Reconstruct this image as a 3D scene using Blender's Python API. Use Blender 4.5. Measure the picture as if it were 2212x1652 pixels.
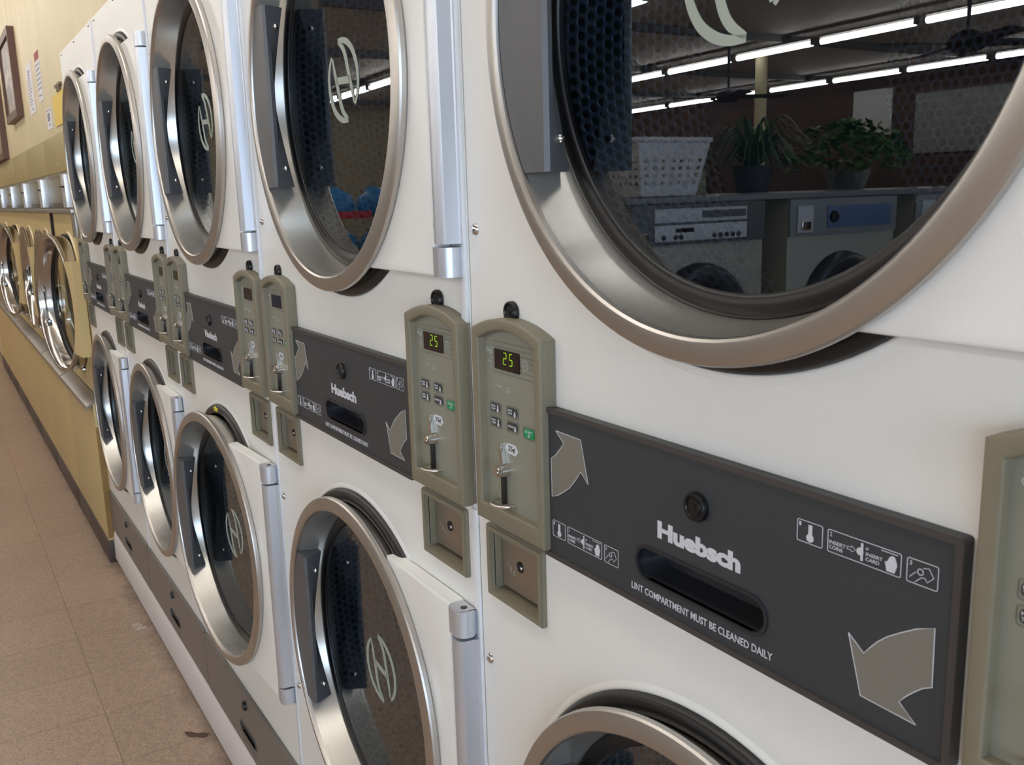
import bpy, bmesh, math, random
from mathutils import Vector, Matrix
random.seed(7)
PI = math.pi
sc = bpy.context.scene
COL = sc.collection
for _o in list(bpy.data.objects):
    bpy.data.objects.remove(_o)

# ------------------------------------------------------------------ camera
cam_d = bpy.data.cameras.new('camera'); cam = bpy.data.objects.new('camera', cam_d); COL.objects.link(cam)
cam_d.sensor_width = 36.0; cam_d.lens = 2028.74 / 2212 * 36
cam_d.clip_start = 0.02; cam_d.clip_end = 200
RIGHT = Vector((0.5277673, 0.84892726, -0.02800331))
DOWN = Vector((0.15474429, -0.12851502, -0.97956015))
FWD = Vector((-0.83517417, 0.51264646, -0.19919267))
M = Matrix.Identity(4)
for i in range(3):
    M[i][0] = RIGHT[i]; M[i][1] = -DOWN[i]; M[i][2] = -FWD[i]
M[0][3], M[1][3], M[2][3] = 0.968416, -0.541001, 0.384612 + 1.135
cam.matrix_world = M
cam_d.dof.use_dof = True; cam_d.dof.focus_distance = 1.5; cam_d.dof.aperture_fstop = 22.0
sc.camera = cam

# ------------------------------------------------------------------ exposure, world, window daylight
sc.view_settings.view_transform = 'Standard'; sc.view_settings.look = 'None'
sc.view_settings.gamma = 1.0; sc.view_settings.use_curve_mapping = False
sc.view_settings.exposure = 0.10
TUBE = 20.0           # radiance of the fluorescent tubes
SKY = 5.0             # radiance of the sky outside the shop windows
w = bpy.data.worlds.new('world'); sc.world = w; w.use_nodes = True
bg = w.node_tree.nodes['Background']; bg.inputs[0].default_value = (0.62, 0.78, 1.0, 1); bg.inputs[1].default_value = SKY
RX0, RX1, RY0, RY1, RZ = -16.0, 5.5, -12.0, 0.02, 3.08
WIN = [(-2.6, -0.75), (-5.2, -3.2), (-8.2, -6.2)]   # y spans of the shop windows in the wall behind the camera
for y0, y1 in WIN:
    l = bpy.data.lights.new('window_daylight', 'AREA'); l.shape = 'RECTANGLE'; l.size = (y1 - y0); l.size_y = 1.9
    l.energy = 52; l.color = (0.60, 0.79, 1.0)
    o = bpy.data.objects.new('window_daylight', l); COL.objects.link(o)
    o.location = (RX1 + 0.35, (y0 + y1) / 2, 1.65); o.rotation_euler = (0, PI / 2, 0); o.rotation_euler = (PI / 2, 0, PI / 2)

# ------------------------------------------------------------------ helpers
def lin(c):
    return tuple(((v / 255) / 12.92 if v / 255 <= 0.04045 else ((v / 255 + 0.055) / 1.055) ** 2.4) for v in c)
MATS = {}
def mat(name, col=None, rough=0.5, metal=0.0, bump=0.0, bscale=200.0, emit=None, estr=0.0, spec=0.5, var=0.0, vscale=6.0, stretch=None, aniso=0.0, coat=0.0, srgb=True):
    if name in MATS: return MATS[name]
    m = bpy.data.materials.new(name); m.use_nodes = True; MATS[name] = m
    nt = m.node_tree; b = nt.nodes['Principled BSDF']
    c = lin(col) if srgb else col
    b.inputs['Base Color'].default_value = (*c, 1); b.inputs['Roughness'].default_value = rough
    b.inputs['Metallic'].default_value = metal; b.inputs['Specular IOR Level'].default_value = spec
    b.inputs['Coat Weight'].default_value = coat
    if emit: b.inputs['Emission Color'].default_value = (*lin(emit), 1); b.inputs['Emission Strength'].default_value = estr
    tc = nt.nodes.new('ShaderNodeTexCoord'); mp = nt.nodes.new('ShaderNodeMapping'); nt.links.new(tc.outputs['Object'], mp.inputs[0])
    if stretch: mp.inputs['Scale'].default_value = stretch
    if bump:
        n = nt.nodes.new('ShaderNodeTexNoise'); n.inputs['Scale'].default_value = bscale; n.inputs['Detail'].default_value = 2
        nt.links.new(mp.outputs[0], n.inputs['Vector'])
        bp = nt.nodes.new('ShaderNodeBump'); bp.inputs['Strength'].default_value = bump; bp.inputs['Distance'].default_value = 0.001
        nt.links.new(n.outputs['Fac'], bp.inputs['Height']); nt.links.new(bp.outputs[0], b.inputs['Normal'])
    if var:
        n2 = nt.nodes.new('ShaderNodeTexNoise'); n2.inputs['Scale'].default_value = vscale; n2.inputs['Detail'].default_value = 5
        nt.links.new(mp.outputs[0], n2.inputs['Vector'])
        mr = nt.nodes.new('ShaderNodeMapRange'); mr.inputs[3].default_value = 1 - var; mr.inputs[4].default_value = 1 + var
        nt.links.new(n2.outputs['Fac'], mr.inputs[0])
        hs = nt.nodes.new('ShaderNodeHueSaturation'); hs.inputs['Color'].default_value = (*c, 1)
        nt.links.new(mr.outputs[0], hs.inputs['Value']); nt.links.new(hs.outputs[0], b.inputs['Base Color'])
        mr2 = nt.nodes.new('ShaderNodeMapRange'); mr2.inputs[3].default_value = max(0.02, rough - var * .5); mr2.inputs[4].default_value = rough + var * .5
        nt.links.new(n2.outputs['Fac'], mr2.inputs[0]); nt.links.new(mr2.outputs[0], b.inputs['Roughness'])
    return m

class G:
    """collects geometry for ONE mesh object"""
    def __init__(s): s.bm = bmesh.new()
    def box(s, x0, x1, y0, y1, z0, z1, bev=0.0, seg=2):
        b = bmesh.new(); bmesh.ops.create_cube(b, size=1)
        for v in b.verts:
            v.co = Vector((x0 + (v.co.x + .5) * (x1 - x0), y0 + (v.co.y + .5) * (y1 - y0), z0 + (v.co.z + .5) * (z1 - z0)))
        if bev: bmesh.ops.bevel(b, geom=b.edges[:], offset=bev, segments=seg, profile=0.6, affect='EDGES')
        return s.merge(b)
    def merge(s, b, mtx=None):
        me = bpy.data.meshes.new('tmp'); b.to_mesh(me); b.free()
        if mtx is not None: me.transform(mtx)
        s.bm.from_mesh(me); bpy.data.meshes.remove(me); return s
    def lathe(s, prof, c=(0, 0), n=96, closed=False, a0=0.0, a1=2 * PI, axis='Y', o=0.0):
        """profile (r, h) turned about the Y axis through x=c[0], z=c[1] (or about Z through x, y)"""
        full = abs(a1 - a0 - 2 * PI) < 1e-6; m = n if full else n + 1; rings = []
        for k in range(m):
            a = a0 + (a1 - a0) * k / n; ca, sa = math.cos(a), math.sin(a)
            rings.append([s.bm.verts.new((c[0] + r * ca, h, c[1] + r * sa) if axis == 'Y' else (c[0] + r * ca, c[1] + r * sa, h)) for r, h in prof])
        P = len(prof)
        for k in range(n):
            A, B = rings[k], rings[(k + 1) % m]
            for i in range(P if closed else P - 1):
                j = (i + 1) % P
                try: s.bm.faces.new((A[i], A[j], B[j], B[i]))
                except ValueError: pass
        return s
    def disc(s, c, r, y, n=48):
        vs = [s.bm.verts.new((c[0] + r * math.cos(2 * PI * k / n), y, c[1] + r * math.sin(2 * PI * k / n))) for k in range(n)]
        s.bm.faces.new(vs); return s
    def cyl(s, p0, p1, r0, r1=None, n=20, caps=True):
        p0, p1 = Vector(p0), Vector(p1); d = p1 - p0; r1 = r0 if r1 is None else r1
        q = d.to_track_quat('Z', 'Y').to_matrix()
        A = []; B = []
        for k in range(n):
            a = 2 * PI * k / n; u = q @ Vector((math.cos(a), math.sin(a), 0))
            A.append(s.bm.verts.new(p0 + u * r0)); B.append(s.bm.verts.new(p1 + u * r1))
        for k in range(n): s.bm.faces.new((A[k], A[(k + 1) % n], B[(k + 1) % n], B[k]))
        if caps: s.bm.faces.new(A[::-1]); s.bm.faces.new(B)
        return s
    def tube(s, pts, r, n=8):
        pts = [Vector(p) for p in pts]; rings = []
        for i, p in enumerate(pts):
            d = (pts[min(i + 1, len(pts) - 1)] - pts[max(i - 1, 0)]).normalized()
            q = d.to_track_quat('Z', 'Y').to_matrix(); rr = r[i] if isinstance(r, (list, tuple)) else r
            rings.append([s.bm.verts.new(p + q @ Vector((math.cos(2 * PI * k / n) * rr, math.sin(2 * PI * k / n) * rr, 0))) for k in range(n)])
        for A, B in zip(rings, rings[1:]):
            for k in range(n): s.bm.faces.new((A[k], A[(k + 1) % n], B[(k + 1) % n], B[k]))
        s.bm.faces.new(rings[0][::-1]); s.bm.faces.new(rings[-1]); return s
    def plate(s, outer, holes, y0, y1):
        """flat plate in the XZ plane from y0 (front) to y1, outline and holes as (x, z) loops"""
        b = bmesh.new(); loops = []
        for L in [outer] + list(holes):
            vs = [b.verts.new((x, y0, z)) for x, z in L]; loops.append(vs)
            for k in range(len(vs)): b.edges.new((vs[k], vs[(k + 1) % len(vs)]))
        bmesh.ops.triangle_fill(b, use_beauty=True, use_dissolve=False, edges=b.edges[:], normal=(0, -1, 0))
        if y1 != y0:
            front = list(b.faces); mp = {}
            for vs in loops:
                for v in vs: mp[v] = b.verts.new((v.co.x, y1, v.co.z))
            for f in front: b.faces.new([mp[v] for v in reversed(f.verts)])
            for vs in loops:
                for k in range(len(vs)):
                    a, c = vs[k], vs[(k + 1) % len(vs)]; b.faces.new((a, c, mp[c], mp[a]))
        return s.merge(b)
    def stroke(s, pts, wd, y0, y1):
        """flat ribbon in XZ following pts with width(s) wd"""
        n = len(pts); L = []; Rr = []
        for i, (x, z) in enumerate(pts):
            a, c = pts[max(i - 1, 0)], pts[min(i + 1, n - 1)]; dx, dz = c[0] - a[0], c[1] - a[1]; l = math.hypot(dx, dz) or 1
            ww = (wd[i] if isinstance(wd, (list, tuple)) else wd) / 2
            L.append((x - dz / l * ww, z + dx / l * ww)); Rr.append((x + dz / l * ww, z - dx / l * ww))
        fr = [[s.bm.verts.new((x, y, z)) for x, z in Q] for y in (y0, y1) for Q in (L, Rr)]
        for i in range(n - 1):
            s.bm.faces.new((fr[0][i], fr[0][i + 1], fr[1][i + 1], fr[1][i])); s.bm.faces.new((fr[2][i], fr[3][i], fr[3][i + 1], fr[2][i + 1]))
            s.bm.faces.new((fr[0][i], fr[2][i], fr[2][i + 1], fr[0][i + 1])); s.bm.faces.new((fr[1][i], fr[1][i + 1], fr[3][i + 1], fr[3][i]))
        return s
    def text(s, txt, x0, x1, z0, z1, y, bold=0.0, th=0.0003, sp=1.0):
        cu = bpy.data.curves.new('t', 'FONT'); cu.body = txt; cu.offset = bold; cu.size = 1; cu.space_character = sp; cu.resolution_u = 3; cu.extrude = 0.01
        to = bpy.data.objects.new('t', cu); COL.objects.link(to)
        dg = bpy.context.evaluated_depsgraph_get(); me = bpy.data.meshes.new_from_object(to.evaluated_get(dg))
        bpy.data.objects.remove(to); bpy.data.curves.remove(cu)
        xs = [v.co.x for v in me.vertices]; ys = [v.co.y for v in me.vertices]
        ax, bx, ay, by = min(xs), max(xs), min(ys), max(ys)
        for v in me.vertices:
            v.co = Vector((x0 + (v.co.x - ax) / (bx - ax) * (x1 - x0), y - (th if v.co.z > 0 else 0), z0 + (v.co.y - ay) / (by - ay) * (z1 - z0)))
        s.bm.from_mesh(me); bpy.data.meshes.remove(me); return s
    def build(s, name, m, parent=None, smooth=35, loc=(0, 0, 0)):
        bm = s.bm; bmesh.ops.remove_doubles(bm, verts=bm.verts[:], dist=1e-6)
        bmesh.ops.recalc_face_normals(bm, faces=bm.faces[:])
        if smooth:
            for f in bm.faces: f.smooth = True
            for e in bm.edges:
                if len(e.link_faces) == 2 and e.calc_face_angle(0) > math.radians(smooth): e.smooth = False
        me = bpy.data.meshes.new(name); bm.to_mesh(me); bm.free(); me.materials.append(m)
        o = bpy.data.objects.new(name, me); COL.objects.link(o); o.parent = parent; o.location = loc
        return o
def tag(o, label=None, cat=None, group=None, kind=None):
    if label: o['label'] = label
    if cat: o['category'] = cat
    if group: o['group'] = group
    if kind: o['kind'] = kind
    return o
def empty(name, loc=(0, 0, 0), rz=0.0):
    o = bpy.data.objects.new(name, None); COL.objects.link(o); o.location = loc; o.rotation_euler = (0, 0, rz); o.empty_display_size = .05
    return o
def copy_tree(o, parent=None, skip=()):
    c = o.copy(); COL.objects.link(c); c.parent = parent
    for ch in [x for x in ALL_CH(o)]:
        if not any(ch.name.startswith(k) for k in skip): copy_tree(ch, c, skip)
    return c
def ALL_CH(o): return list(o.children)
def rrect(x0, x1, z0, z1, r, n=4):
    L = []
    for cx, cz, a in ((x1 - r, z0 + r, -PI / 2), (x1 - r, z1 - r, 0), (x0 + r, z1 - r, PI / 2), (x0 + r, z0 + r, PI)):
        for k in range(n + 1): L.append((cx + r * math.cos(a + PI / 2 * k / n), cz + r * math.sin(a + PI / 2 * k / n)))
    return L
def circ(cx, cz, r, n=96, rev=False): return [(cx + r * math.cos(2 * PI * k / n), cz + r * math.sin(2 * PI * k / n)) for k in range(n)]

# ------------------------------------------------------------------ materials
ENAMEL = mat('white_enamel', (234, 233, 228), .33, bump=.22, bscale=330, var=.015, vscale=2)
ENAMEL_D = mat('door_enamel', (236, 235, 231), .30, bump=.12, bscale=330)
RIM = mat('brushed_steel_rim', (196, 192, 187), .36, 1.0, bump=.06, bscale=300)
CONE = mat('bright_steel_cone', (204, 200, 193), .25, .78)
ALU = mat('satin_aluminium', (208, 212, 220), .35, .7, bump=.05, bscale=500)
CHROME = mat('chrome', (215, 210, 205), .12, 1)
BLACK = mat('black_rubber', (20, 19, 20), .38)
BLKPL = mat('black_plastic', (16, 16, 17), .35)
HANDLE = mat('handle_grey', (92, 93, 96), .42, .2, bump=.25, bscale=60, stretch=(40, 40, .5))
TAUPE = mat('taupe_moulded_plastic', (126, 119, 100), .5, bump=.25, bscale=700)
FACE = mat('control_face_grey', (138, 137, 124), .38, var=.03, vscale=20)
LINE = mat('thin_print_line', (96, 99, 94), .5)
SLATE = mat('slate_panel', (55, 58, 62), .5, bump=.05, bscale=900)
SLATE_EDGE = mat('slate_panel_edge', (66, 62, 60), .55)
PRINT = mat('white_print', (205, 207, 214), .5)
ARROWC = mat('arrow_print', (122, 119, 110), .5)
BTN = mat('button_dark', (58, 62, 61), .4)
GREEN = mat('start_green', (0, 150, 88), .35)
DISP = mat('display_window', (30, 20, 20), .12)
LED = mat('led_digits', (130, 170, 30), .5, emit=(150, 200, 40), estr=.75)
LABELW = mat('price_label', (210, 212, 216), .4)
INK = mat('black_ink', (40, 42, 48), .5)
COINST = mat('coin_door_steel', (162, 150, 134), .34, .7, var=.08, vscale=30)
PLINTH = mat('white_painted_board', (222, 216, 214), .55, bump=.3, bscale=60)
EMBLEM = mat('etched_emblem', (158, 166, 156), .5)

def glass_mat(name, tint, rough=0.0, ior=1.5):
    m = bpy.data.materials.new(name); m.use_nodes = True; nt = m.node_tree; nt.nodes.clear()
    o = nt.nodes.new('ShaderNodeOutputMaterial'); mx = nt.nodes.new('ShaderNodeMixShader'); tr = nt.nodes.new('ShaderNodeBsdfTransparent'); gl = nt.nodes.new('ShaderNodeBsdfGlossy'); fr = nt.nodes.new('ShaderNodeFresnel')
    tr.inputs[0].default_value = (*tint, 1); gl.inputs['Roughness'].default_value = rough; gl.inputs[0].default_value = (.90, .96, 1.0, 1); fr.inputs['IOR'].default_value = ior
    geo = nt.nodes.new('ShaderNodeNewGeometry'); mth = nt.nodes.new('ShaderNodeMath'); mth.operation = 'SUBTRACT'; mth.inputs[0].default_value = 1.0
    mul = nt.nodes.new('ShaderNodeMath'); mul.operation = 'MULTIPLY'
    nt.links.new(geo.outputs['Backfacing'], mth.inputs[1]); nt.links.new(fr.outputs[0], mul.inputs[0]); nt.links.new(mth.outputs[0], mul.inputs[1])
    nt.links.new(mul.outputs[0], mx.inputs[0]); nt.links.new(tr.outputs[0], mx.inputs[1]); nt.links.new(gl.outputs[0], mx.inputs[2]); nt.links.new(mx.outputs[0], o.inputs[0])
    return m
GLASS = glass_mat('door_glass_smoked', (.66, .70, .76), ior=2.15)
GLASS_Y = glass_mat('door_glass_clear', (.9, .9, .86), ior=1.6)

def perf_mat():
    """galvanised drum sheet with a hexagonal pattern of round holes, from the UV map in metres"""
    m = bpy.data.materials.new('perforated_drum'); m.use_nodes = True; nt = m.node_tree; N = nt.nodes; Lk = nt.links.new; b = N['Principled BSDF']
    uv = N.new('ShaderNodeUVMap'); p = .0150; q = p * math.sqrt(3)
    def wrapd(off):
        ad = N.new('ShaderNodeVectorMath'); ad.operation = 'ADD'; ad.inputs[1].default_value = off; Lk(uv.outputs[0], ad.inputs[0])
        wr = N.new('ShaderNodeVectorMath'); wr.operation = 'WRAP'; wr.inputs[1].default_value = (p / 2, q / 2, 1); wr.inputs[2].default_value = (-p / 2, -q / 2, -1); Lk(ad.outputs[0], wr.inputs[0])
        ln = N.new('ShaderNodeVectorMath'); ln.operation = 'LENGTH'; Lk(wr.outputs[0], ln.inputs[0]); return ln.outputs['Value']
    mn = N.new('ShaderNodeMath'); mn.operation = 'MINIMUM'; Lk(wrapd((0, 0, 0)), mn.inputs[0]); Lk(wrapd((p / 2, q / 2, 0)), mn.inputs[1])
    mr = N.new('ShaderNodeMapRange'); mr.interpolation_type = 'SMOOTHSTEP'; mr.inputs[1].default_value = .0044; mr.inputs[2].default_value = .0053; Lk(mn.outputs[0], mr.inputs[0])
    mix = N.new('ShaderNodeMix'); mix.data_type = 'RGBA'; mix.inputs[6].default_value = (.004, .005, .007, 1); mix.inputs[7].default_value = (.27, .33, .39, 1); Lk(mr.outputs[0], mix.inputs[0]); Lk(mix.outputs[2], b.inputs['Base Color'])
    m2 = N.new('ShaderNodeMapRange'); m2.interpolation_type = 'SMOOTHSTEP'; m2.inputs[1].default_value = .0038; m2.inputs[2].default_value = .0066; Lk(mn.outputs[0], m2.inputs[0])
    bp = N.new('ShaderNodeBump'); bp.inputs['Strength'].default_value = .8; bp.inputs['Distance'].default_value = .0025; Lk(m2.outputs[0], bp.inputs['Height']); Lk(bp.outputs[0], b.inputs['Normal'])
    b.inputs['Roughness'].default_value = .42
    mm = N.new('ShaderNodeMath'); mm.operation = 'MULTIPLY'; mm.inputs[1].default_value = .6; Lk(mr.outputs[0], mm.inputs[0]); Lk(mm.outputs[0], b.inputs['Metallic'])
    return m
PERF = perf_mat(); GALV = mat('galvanised_sheet', (112, 118, 122), .45, .6, var=.06, vscale=12)
PERF_Y = PERF

def drum(root, cx, cz, R, ya, yb, rm, perf0=.34, names=('drum', 'drum_back')):
    """open drum: mouth, front bulkhead, part perforated cylinder, perforated back"""
    g = G(); n = 72
    uvl = g.bm.loops.layers.uv.new('UVMap')
    def strip(y0, y1):
        A = [g.bm.verts.new((cx + R * math.cos(2 * PI * k / n), y0, cz + R * math.sin(2 * PI * k / n))) for k in range(n)]
        B = [g.bm.verts.new((cx + R * math.cos(2 * PI * k / n), y1, cz + R * math.sin(2 * PI * k / n))) for k in range(n)]
        for k in range(n):
            f = g.bm.faces.new((A[k], A[(k + 1) % n], B[(k + 1) % n], B[k])); u0 = R * 2 * PI * k / n; u1 = R * 2 * PI * (k + 1) / n
            for l, (u, v) in zip(f.loops, ((u0, y0), (u1, y0), (u1, y1), (u0, y1))): l[uvl].uv = (u, v)
    strip(ya, perf0)
    f = g.bm.faces.new([g.bm.verts.new((cx + R * math.cos(2 * PI * k / n), yb, cz + R * math.sin(2 * PI * k / n))) for k in range(n)])
    for l in f.loops: l[uvl].uv = (l.vert.co.x, l.vert.co.z)
    d = g.build(names[0], PERF, root)
    g = G().lathe([(rm, ya - .004), (rm, ya), (R + .001, ya)], (cx, cz), n); g.lathe([(R, perf0), (R, yb)], (cx, cz), n)
    g.build('drum_bulkhead', GALV, d)
    return d

# ------------------------------------------------------------------ white stacked dryer (local z = 0 at its foot)
ZO = 0.98
CX, CU, CL = 0.412, 0.545 + ZO, -0.392 + ZO
W = 0.7992
def screw(g, x, y, z, r=.0065, ax='Y'):
    pr = [(0.0001, -.0042), (r * .5, -.0038), (r * .85, -.0024), (r, 0)]
    if ax == 'Y': g.lathe([(a, y + b) for a, b in pr], (x, z), 16)
    else:
        gg = G(); gg.lathe(pr, (0, 0), 16); gg.merge
        me = bpy.data.meshes.new('t'); gg.bm.to_mesh(me); gg.bm.free(); me.transform(Matrix.Translation((x, y, z)) @ Matrix.Rotation(PI / 2, 4, 'Z')); g.bm.from_mesh(me); bpy.data.meshes.remove(me)
def key_lock(root, x, y, z, r=.0125, name='lock'):
    o = G().lathe([(.0001, y - .0050), (r * .55, y - .0050), (r * .6, y - .0040), (r * .72, y - .0040), (r * .78, y - .0058), (r * .93, y - .0058), (r, y - .0040), (r, y)], (x, z), 32).build(name, BLKPL, root)
    g = G(); g.stroke([(x - .0008, z + .004), (x + .0008, z - .004)], .0022, y - .0056, y - .005); g.lathe([(.0001, y - .0057), (.0022, y - .0057), (.0022, y - .005)], (x, z + .001), 12)
    g.build('keyhole', mat('keyhole_metal', (60, 60, 62), .3, .8), o)
    return o

def door(root, cz, flip):
    X = CX
    # white wing panel of the door
    r = .2975; h = .256; n = 28; a = math.asin(h / r)
    arc = [(X + r * math.cos(-a + 2 * a * k / n), cz + r * math.sin(-a + 2 * a * k / n)) for k in range(n + 1)]
    x1 = .7575; rr = .006
    out = [(arc[0][0] - .006, arc[0][1] - .002)] + [(x1 - rr + rr * math.sin(t), cz - h - .002 + rr - rr * math.cos(t)) for t in (0, PI / 6, PI / 3, PI / 2)] \
        + [(x1 - rr + rr * math.cos(t), cz + h + .002 - rr + rr * math.sin(t)) for t in (0, PI / 6, PI / 3, PI / 2)] + [(arc[-1][0] - .006, arc[-1][1] + .002)] + arc[::-1][1:-1]
    g = G(); b = bmesh.new()
    vs = [b.verts.new((x, -.0245, z)) for x, z in out]
    b.faces.new(vs)
    ret = bmesh.ops.extrude_face_region(b, geom=b.faces[:])
    for v in [e for e in ret['geom'] if isinstance(e, bmesh.types.BMVert)]: v.co.y = -.002
    ed = [e for e in b.edges if abs(e.verts[0].co.y + .0245) < 1e-5 and abs(e.verts[1].co.y + .0245) < 1e-5]
    bmesh.ops.bevel(b, geom=ed, offset=.003, segments=3, profile=.5, affect='EDGES')
    g.merge(b); D = g.build('door', ENAMEL_D, root, 40)
    # steel rim
    rim = G().lathe([(.2765, -.0310), (.2778, -.0362), (.2800, -.0384), (.2830, -.0386), (.2950, -.0362), (.2985, -.0350), (.3002, -.0325), (.3004, -.0270),
               (.2985, -.0235), (.2900, -.0215), (.2880, -.0200), (.2880, -.008), (.2860, .006), (.284, .004), (.284, -.020), (.281, -.031)], (X, cz), 160, closed=True).build('door_rim', RIM, D, 28)
    G().lathe([(.2668, .0200), (.2674, .0175), (.2766, -.0310), (.2805, -.030), (.2830, -.018), (.2790, .014), (.272, .022)], (X, cz), 160, closed=True).build('rim_cone', CONE, rim, 40)
    G().lathe([(.2674, .0185), (.2664, .0158), (.2630, .0145), (.2560, .0140), (.2505, .0150), (.2480, .0165), (.2468, .0190), (.2468, .026), (.262, .030), (.2670, .026)], (X, cz), 128, closed=True).build('door_gasket', BLACK, D, 60)
    gl = G().lathe([(.0001, .0185), (.2485, .0185), (.2485, .0225), (.0001, .0225)], (X, cz), 96).build('door_glass', GLASS, D, 30)
    # H emblem on the glass
    g = G(); y0, y1 = .0182, .0178
    def tf(p):
        x, z = p
        K = lambda a_, b_: (a_ * .979 + .0371, b_ * .979 + .0081 + ZO)
        if not flip: return K(x, z)
        a = math.radians(-6.3); dx, dz = x - .3765, z - .5562
        return K(.385 + dx * math.cos(a) - dz * math.sin(a), -.4085 + dx * math.sin(a) + dz * math.cos(a))
    lo = [(.336, .594), (.3265, .581), (.3205, .565), (.3205, .545), (.3262, .529), (.3370, .514), (.3530, .5035), (.3700, .4985), (.3885, .4975)]
    li = [(.3385, .5915), (.3440, .573), (.3505, .555), (.3570, .537), (.3630, .521), (.3720, .509), (.3880, .4995)]
    wo = [.004, .0070, .0088, .0095, .0100, .0102, .0098, .0085, .006]; wi = [.004, .0085, .0100, .0105, .0105, .0095, .005]
    def dn(L, wd):
        P, Q = [], []
        for i in range(len(L) - 1):
            for t in range(4):
                u = t / 4; im, ip2 = max(i - 1, 0), min(i + 2, len(L) - 1)
                f = lambda a, b2, c, d: 0.5 * ((2 * b2) + (c - a) * u + (2 * a - 5 * b2 + 4 * c - d) * u * u + (3 * b2 - a - 3 * c + d) * u ** 3)
                P.append(tuple(f(L[im][k], L[i][k], L[i + 1][k], L[ip2][k]) for k in (0, 1))); Q.append(wd[i] * (1 - u) + wd[i + 1] * u)
        return P + [L[-1]], Q + [wd[-1]]
    for L, wd in ((lo, wo), (li, wi)):
        P, Q = dn(L, wd)
        for m in (0, 1):
            PP = [(x, z) if not m else (.753 - x, 1.112 - z) for x, z in P]
            g.stroke([tf(p) for p in PP], [q * .979 for q in Q], y1, y0)
    g.stroke([tf((.350, .5575)), tf((.403, .5550))], .0105, y1, y0)
    g.build('emblem', EMBLEM, gl, 0)
    # grey pull handle across the left side of the rim
    b = bmesh.new(); rows = []; K = 26; hh = .1430
    for k in range(K + 1):
        t = -1 + 2 * k / K; dz = hh * t
        xl = X - math.sqrt(.2765 ** 2 - dz * dz) + .0025
        dep = -.018 + .022 * max(0, (abs(t) - .12) / .88) ** 1.2
        prof = [(xl, -.0345), (.2125, -.0345), (.2160, -.0300), (.2140, -.0240), (.1990, dep), (max(xl + .004, .165), dep), (xl, -.0240)]
        rows.append([b.verts.new((x, y, cz + dz)) for x, y in prof])
    for A, B in zip(rows, rows[1:]):
        for i in range(7): b.faces.new((A[i], A[(i + 1) % 7], B[(i + 1) % 7], B[i]))
    b.faces.new(rows[0]); b.faces.new(rows[-1][::-1])
    hg = G(); hg.merge(b); H = hg.build('handle', HANDLE, D, 25)
    for dz in (-.112, .112): g = G(); screw(g, .2075, -.012, cz + dz, .0048, 'X'); g.build('screw', CHROME, H)
    # hinge knuckles top and bottom belong to the door
    for s_ in (-1, 1):
        z0, z1 = (cz - .2575, cz - .2225) if s_ < 0 else (cz + .2225, cz + .2575)
        P = [(.7577, -.004), (.7577, -.0235), (.7625, -.0280)] + [(.7790 + .0155 * math.sin(t), -.0145 - .0155 * math.cos(t)) for t in [(-.4 + k * .25) for k in range(12)]] + [(.7935, -.004)]
        b = bmesh.new(); A = [b.verts.new((x, y, z0)) for x, y in P]; B = [b.verts.new((x, y, z1)) for x, y in P]
        for i in range(len(P)): b.faces.new((A[i], A[(i + 1) % len(P)], B[(i + 1) % len(P)], B[i]))
        b.faces.new(A); b.faces.new(B[::-1]); gg = G(); gg.merge(b)
        kn = gg.build('hinge_knuckle', ALU, D, 30)
        G().cyl((.778, -.014, z1 if s_ > 0 else z0 - .0006), (.778, -.014, (z1 + .0006) if s_ > 0 else z0), .0045).build('hinge_pin', mat('dark_pin', (70, 66, 64), .4, .6), kn)
    # fixed aluminium hinge extrusion
    z0, z1 = cz - .2185, cz + .2185
    P = [(.7600, -.001), (.7600, -.012), (.7640, -.0225)] + [(.7790 + .0165 * math.sin(t), -.0150 - .0165 * math.cos(t)) for t in [(-.85 + k * .22) for k in range(9)]] + [(.7945, -.0090), (.7960, -.0075), (.7960, -.001)]
    b = bmesh.new(); A = [b.verts.new((x, y, z0)) for x, y in P]; B = [b.verts.new((x, y, z1)) for x, y in P]
    for i in range(len(P)): b.faces.new((A[i], A[(i + 1) % len(P)], B[(i + 1) % len(P)], B[i]))
    b.faces.new(A); b.faces.new(B[::-1]); gg = G(); gg.merge(b); hb = gg.build('hinge_bar', ALU, root, 30)
    for z in (z0 + .022, z1 - .022): g = G(); screw(g, .7665, -.0225, z, .0062); g.build('screw', CHROME, hb)
    G().lathe([(.3100, .001), (.3085, -.007), (.3040, -.0105), (.2960, -.0115), (.2900, -.0085), (.2885, .004), (.2885, .030)], (X, cz), 128).build('door_seal', BLACK, root, 50)
    drum(root, .405, cz, .375, .046, .70, .285)
    return D

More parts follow.
